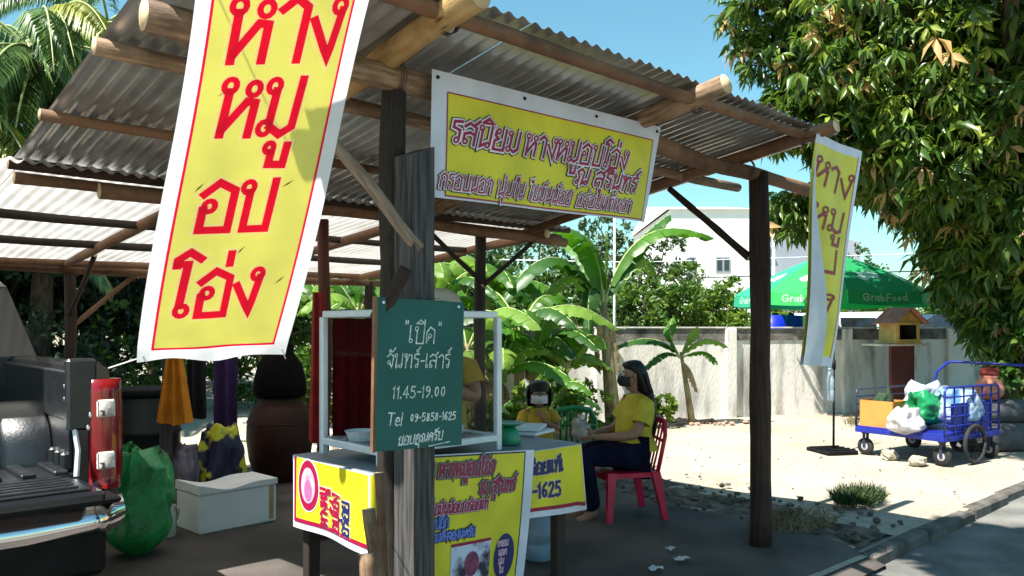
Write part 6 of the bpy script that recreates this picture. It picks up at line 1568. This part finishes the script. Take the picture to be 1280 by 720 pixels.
def banana(base, top, r_, specs, label, seed=0, group='banana plants by the wall', dry=2):
    base, top = Vector(base), Vector(top); t = thing('banana_plant', base, label, 'banana plant', group)
    MB().tube([base - V(0, 0, .05), base.lerp(top, .35), base.lerp(top, .7), top], [r_ * 1.25, r_, r_ * .75, r_ * .45], 12, rough=.05).build('stem', stem_m, t, True)
    for k, (p1, p2, w_, m_, te) in enumerate(specs): banana_leaf(t, top - V(0, 0, .1), p1, p2, w_, m_, te, seed=seed * 31 + k)
    for k in range(dry):
        a = seed + k * 2.3; d_ = V(math.cos(a), math.sin(a), 0) * .18
        banana_leaf(t, top - V(0, 0, .15), top + d_ + V(0, 0, -.2), base.lerp(top, .45) + d_ * .9, .16, dry_m, .8, 1.0, seed=seed * 7 + k + 50)
    return t
def rb(base, h, n, ll, wid, label, seed, r_=.07, up=.8, mats3=None):
    rr = random.Random(seed); base = Vector(base); top = base + V(rr.uniform(-.1, .1), rr.uniform(-.1, .1), h); sp = []
    for k in range(n):
        a = 2.4 * k + rr.uniform(-.3, .3); e = rr.uniform(.75, 1.1) * ll; k2 = rr.uniform(.35, 1) * up
        d_ = V(math.cos(a), math.sin(a), 0); sp.append((top + d_ * e * .35 + V(0, 0, e * .75 * k2 + .15), top + d_ * e * (1.05 - .35 * k2) + V(0, 0, e * (.9 * k2 - .42)), wid * rr.uniform(.8, 1.15), rr.choice(mats3 or (ban, ban, ban_d, ban_l)), rr.choice((.4, .7, .95))))
    return banana(base, top, r_, sp, label, seed)
d = 11.3
def T_(px, py, dd=0): return at(px, py, d + dd)
def bez(m_, e_, t0): # control point so that the curve passes the middle point
    return m_ * 2 - (t0 + e_) * .5
top = T_(754, 378); base = cw((768 - 640) / FPX * d, d, 0); t0 = top - V(0, 0, .1)
sp = [(bez(T_(737, 305, -.2), T_(682, 284, -.5), t0), T_(682, 284, -.5), .52, ban, .25), (bez(T_(785, 318, .2), T_(838, 268, .5), t0), T_(838, 268, .5), .44, ban_d, .2),
      (bez(T_(805, 296, .2), T_(893, 298, .3), t0), T_(893, 298, .3), .46, ban, .5), (bez(T_(693, 322, -.4), T_(622, 384, -.9), t0), T_(622, 384, -.9), .46, ban_d, .3),
      (bez(T_(712, 345, -.2), T_(664, 398, -.5), t0), T_(664, 398, -.5), .40, ban_l, .6), (bez(T_(738, 362, -.2), T_(737, 425, -.4), t0), T_(737, 425, -.4), .30, ban_d, .6),
      (bez(T_(792, 325, .2), T_(820, 345, .4), t0), T_(820, 345, .4), .42, ban_l, .5), (bez(T_(740, 320, .3), T_(720, 292, .8), t0), T_(700, 300, .8), .36, ban, .5), (bez(T_(757, 335, 0), T_(757, 292, 0), t0), T_(758, 290, 0), .07, ban_l, 0)]
banana(base, top, .10, sp, 'tall banana plant by the wall with long arching leaves in front of the white mast', 3)
d = 12.2; top = T_(851, 440); base = cw((866 - 640) / FPX * d, d, 0); t0 = top - V(0, 0, .1)
sp = [(bez(T_(815, 424), T_(764, 436, -.3), t0), T_(764, 436, -.3), .28, ban_d, .3), (bez(T_(838, 418), T_(842, 396, .2), t0), T_(842, 396, .2), .2, ban, .2), (bez(T_(878, 425), T_(910, 434, .1), t0), T_(910, 434, .1), .26, ban_l, .3),
      (bez(T_(860, 424), T_(872, 408, -.2), t0), T_(872, 408, -.2), .24, ban_l, .2), (bez(T_(828, 442), T_(806, 462, -.3), t0), T_(806, 462, -.3), .22, ban_d, .4), (bez(T_(880, 440), T_(896, 456, -.2), t0), T_(896, 456, -.2), .2, ban, .4)]
banana(base, top, .045, sp, 'small banana plant before the wall left of the right shed post', 5, dry=1)
for k, (px, d_, h, n, ll, wd_, lb) in enumerate((
        (648, 10.2, 1.5, 8, 1.35, .42, 'leafy banana plant behind the child left of the tallest one'), (585, 9.6, 1.3, 7, 1.3, .40, 'banana plant behind the right edge of the glass cabinet'), (612, 11.4, 2.0, 8, 1.4, .42, 'tall banana plant behind the dark rear post'),
        (545, 11.0, 1.7, 8, 1.5, .42, 'banana plant seen between the main posts and the rear post'), (455, 12.0, 1.8, 8, 1.4, .42, 'banana plant behind the cabinet left side'), (395, 13.5, 1.8, 8, 1.4, .42, 'banana plant behind the narrow red cloth'), (335, 15.5, 1.8, 7, 1.4, .42, 'banana plant far behind the clay jar'), (505, 14.5, 2.0, 8, 1.5, .42, 'far banana plant behind the grey post'),
        (692, 9.4, .55, 6, .75, .22, 'young low banana plant behind the green chair'), (628, 9.7, .95, 9, 1.15, .36, 'low wide banana plant left of the child'), (668, 10.6, 1.15, 9, 1.2, .38, 'medium banana plant behind the child against the wall'), (715, 11.0, .95, 8, 1.05, .34, 'medium banana plant at the left foot of the tallest banana plant'), (590, 10.6, 1.0, 9, 1.2, .38, 'low banana plant filling the gap behind the cabinet right edge'))):
    rb(cw((px - 640) / FPX * d_, d_, 0), h, n, ll, wd_, lb, 10 + k, .08 if h > 1 else .03)
# ---- coconut palms at the upper left
pal = mat('palm_leaflet', (.10, .19, .055), .4, var=.3, scale=2, bump=0, trans=.3, island=.4, spec=.6); pal_y = mat('palm_leaflet_yellow', (.30, .32, .06), .4, var=.3, scale=2, bump=0, trans=.35, island=.3)
def palm(base, h, nf, fl, label, seed, lean=(0, 0)):
    rr = random.Random(seed); base = Vector(base); t = thing('coconut_palm', base, label, 'palm tree', 'coconut palms')
    top = base + V(lean[0], lean[1], h); MB().tube([base, base.lerp(top, .4) + V(.1, 0, 0), top], [.22, .15, .12], 12, rough=.06).build('trunk', bark, t, True)
    for k in range(nf):
        a = 2.4 * k; el = rr.uniform(-.75, 1.0); d_ = V(math.cos(a), math.sin(a), 0); L0 = fl * rr.uniform(.8, 1.1)
        P1 = top + d_ * L0 * .45 + V(0, 0, L0 * .5 * el + .2); P2 = top + d_ * L0 * (.95 - .15 * abs(el)) + V(0, 0, L0 * (el * .55 - .65))
        pts = [top * (1 - q) ** 2 + P1 * 2 * q * (1 - q) + P2 * q * q for q in [i / 16 for i in range(17)]]
        P, D, Ln = [], [], []
        for i in range(70):
            q = .10 + .9 * i / 70; c = top * (1 - q) ** 2 + P1 * 2 * q * (1 - q) + P2 * q * q; tg_ = ((P1 - top) * (1 - q) + (P2 - P1) * q).normalized(); sd = tg_.cross(V(0, 0, 1))
            if sd.length < .1: sd = V(1, 0, 0)
            sd.normalize()
            for sg in (-1, 1): P.append(c); D.append(sd * sg * .8 + tg_ * .55 + V(0, 0, -.45 - .3 * rr.random())); Ln.append(.62 * math.sin(PI * (q * .85 + .12)) ** .6)
        P, D, Ln = np.array(P) - np.array(base), np.array(D), np.array(Ln); V_, F_ = leaves(P, D, Ln, np.full(len(Ln), .045), np.zeros(len(Ln)), .3, 1.6)
        fr_ = np_mesh('frond', V_, F_, pal_y if k % 6 == 5 else pal, t); MB().tube(pts, [.03 * (1 - .8 * i / 16) for i in range(17)], 6).build('rachis', rib_m, fr_, True)
    return t
palm(cw((45 - 640) / FPX * 12.4, 12.4, 0), 5.7, 38, 3.0, 'coconut palm at the upper left with pale shining fronds hanging beside the roof', 1)
palm(cw((-60 - 640) / FPX * 11.5, 11.5, 0), 4.5, 26, 3.0, 'lower coconut palm mostly outside the left edge with yellowish fronds', 2)
palm(cw((135 - 640) / FPX * 17, 17.0, 0), 8.0, 20, 3.4, 'taller coconut palm further back whose fronds cross the blue sky by the roof corner', 3)
# ---- ground cover, rubble, litter
def tuft(name, c, r_, n, h, m, label, cat='grass', flat=.5):
    rng = np.random.default_rng(int(abs(c.x * 100))); P = np.zeros((n, 3)); q = rng.random(n) ** .5 * r_; a = rng.random(n) * 6.28; P[:, 0] = q * np.cos(a); P[:, 1] = q * np.sin(a) * flat
    D = np.stack([np.cos(a) * .5, np.sin(a) * .5, np.ones(n)], 1) + rng.normal(size=(n, 3)) * .3; V_, F_ = leaves(P, D, h * (.5 + .6 * rng.random(n)), np.full(n, .010), rng.random(n) * 6, .2, 3)
    o = np_mesh(name, V_, F_, m, None, kind='stuff'); o.location = c; o['label'] = label; o['category'] = cat; return o
tuft('grass_tuft', cw((1072 - 640) / FPX * 6.72, 6.72, .02), .28, 1100, .16, leafmat('grass_blade', (.03, .06, .012), .2), 'dark green grass tuft on the soil edge beside the kerb')
tuft('dry_grass', gp(990, 655, .02), .5, 500, .08, leafmat('dry_grass_blade', (.22, .17, .08), .3), 'thin dry grass along the soil strip near the kerb')
tuft('wall_weeds', gp(1085, 528, .02), .7, 350, .14, leafmat('weed_blade', (.16, .13, .05), .3), 'brown dry weeds at the foot of the wall', 'weeds', .3)
def rubble(name, pts, m, label, cat, smin, smax, seed):
    rr = random.Random(seed); mb = MB()
    for p_ in pts:
        s_ = rr.uniform(smin, smax); mb.blob(p_, (s_ * rr.uniform(.7, 1.3), s_ * rr.uniform(.6, 1.1), s_ * rr.uniform(.35, .7)), 7, 4, .25, seed=rr.random() * 50)
    o = mb.build(name, m); o['kind'] = 'stuff'; o['label'] = label; o['category'] = cat; return o
rr = random.Random(4)
rubble('soil_rubble', [V(4.75 + .12 * y + rr.gauss(0, .33), y, .02) for y in [rr.uniform(-.4, 4.0) for _ in range(330)]], mat('rubble_stone', (.12, .095, .075), .9, var=.5, scale=12, bump=.4), 'broken soil and small stones along the pavement edge', 'rubble', .010, .038, 1)
rubble('white_rubble', [cw((rr.gauss(374, 26) - 640) / FPX * dd, dd, .03) for dd in [rr.uniform(9.3, 15) for _ in range(150)]], mat('pale_stone', (.55, .52, .46), .9, var=.3, scale=8, bump=.4), 'pale sunlit stones scattered behind the clay jar', 'stones', .05, .16, 2)
rubble('brown_litter', [gp(rr.gauss(950, 180), rr.uniform(532, 640), .02) for _ in range(90)], mat('litter_brown', (.16, .10, .06), .9, var=.5), 'small dry leaves and twigs scattered on the sand', 'leaf litter', .006, .014, 3)
rubble('wall_foot_rubble', [gp(rr.gauss(872, 26), rr.uniform(524, 530), .03) for _ in range(60)], mat('pinkish_stone', (.42, .26, .2), .9, var=.4), 'pinkish broken bricks and dry leaves at the foot of the small banana plant', 'rubble', .02, .06, 5)
pm = mat('litter_paper', (.62, .62, .62), .8, bump=.2)
for k, (px, py, s_, lb) in enumerate(((838, 687, .055, 'small white paper scrap on the pavement farthest from the kerb'), (851, 700, .075, 'long flat white paper scrap on the pavement near the right post'), (818, 712, .07, 'greyish white paper scrap nearest the bottom of the picture'))):
    q = gp(px, py, .06); rr = random.Random(k)
    mb = MB().grid(lambda i, j: q + V((i - .5) * s_ * (1.2 + .3 * math.sin(j * 5)), (j - .5) * s_ * .9 * (1 + .3 * math.sin(i * 7 + k)), .004 + .012 * abs(math.sin(i * 5 + j * 4 + k))), 6, 5)
    rootloc_mb(mb, 'paper_scrap', pm, lb, 'litter', q, True, 'paper scraps on the pavement')

# roadside tree standing behind the viewer; its shade lies across the road as in the photograph
tree('roadside_tree', (-1.6, -6.2, -.09), 4.6, .2, [L_((2.75, 5.0, 7.0), (.95, .95, .8), 3.2), L_((2.6, 3.9, 7.1), (1.1, 1.0, .8), 2.2), L_((2.3, 2.6, 7.3), (1.5, 1.3, 1.0), 1.4), L_((.2, 1.6, 6.9), (2.0, 1.8, 1.3), 1.3), L_((-1.5, .5, 6.6), (2.2, 2.0, 1.5), 1.0)], 16000, .22, g_mid, 'leafy roadside tree across the road behind the viewer shading the asphalt', seed=33, shell=.1, wr=.6)

# big shade trees left of the truck, outside the picture, whose shade falls over the truck cab and the left background
tree('shade_tree', (-5.2, 4.6, -.05), 4.0, .22, [L_((.2, 1.2, 6.6), (2.2, 1.9, 1.4), 3), L_((.2, 3.2, 6.4), (2.0, 1.9, 1.3), 2), L_((-2, .5, 6.2), (2.0, 2.0, 1.4), 1.2)], 9000, .26, g_mid, 'tall leafy tree left of the pickup cab outside the picture', seed=41, shell=.1, wr=.6)
tree('shade_tree', (-3.6, 12.6, -.05), 5.0, .26, [L_((0, 0, 7.6), (3.0, 2.8, 1.8), 3), L_((1.4, 2.6, 7.2), (2.5, 2.4, 1.6), 2), L_((1.0, -2.0, 7.0), (2.2, 2.2, 1.5), 2)], 9000, .32, g_mid, 'tall leafy tree further back at the left outside the picture', seed=42, shell=.1, wr=.6)
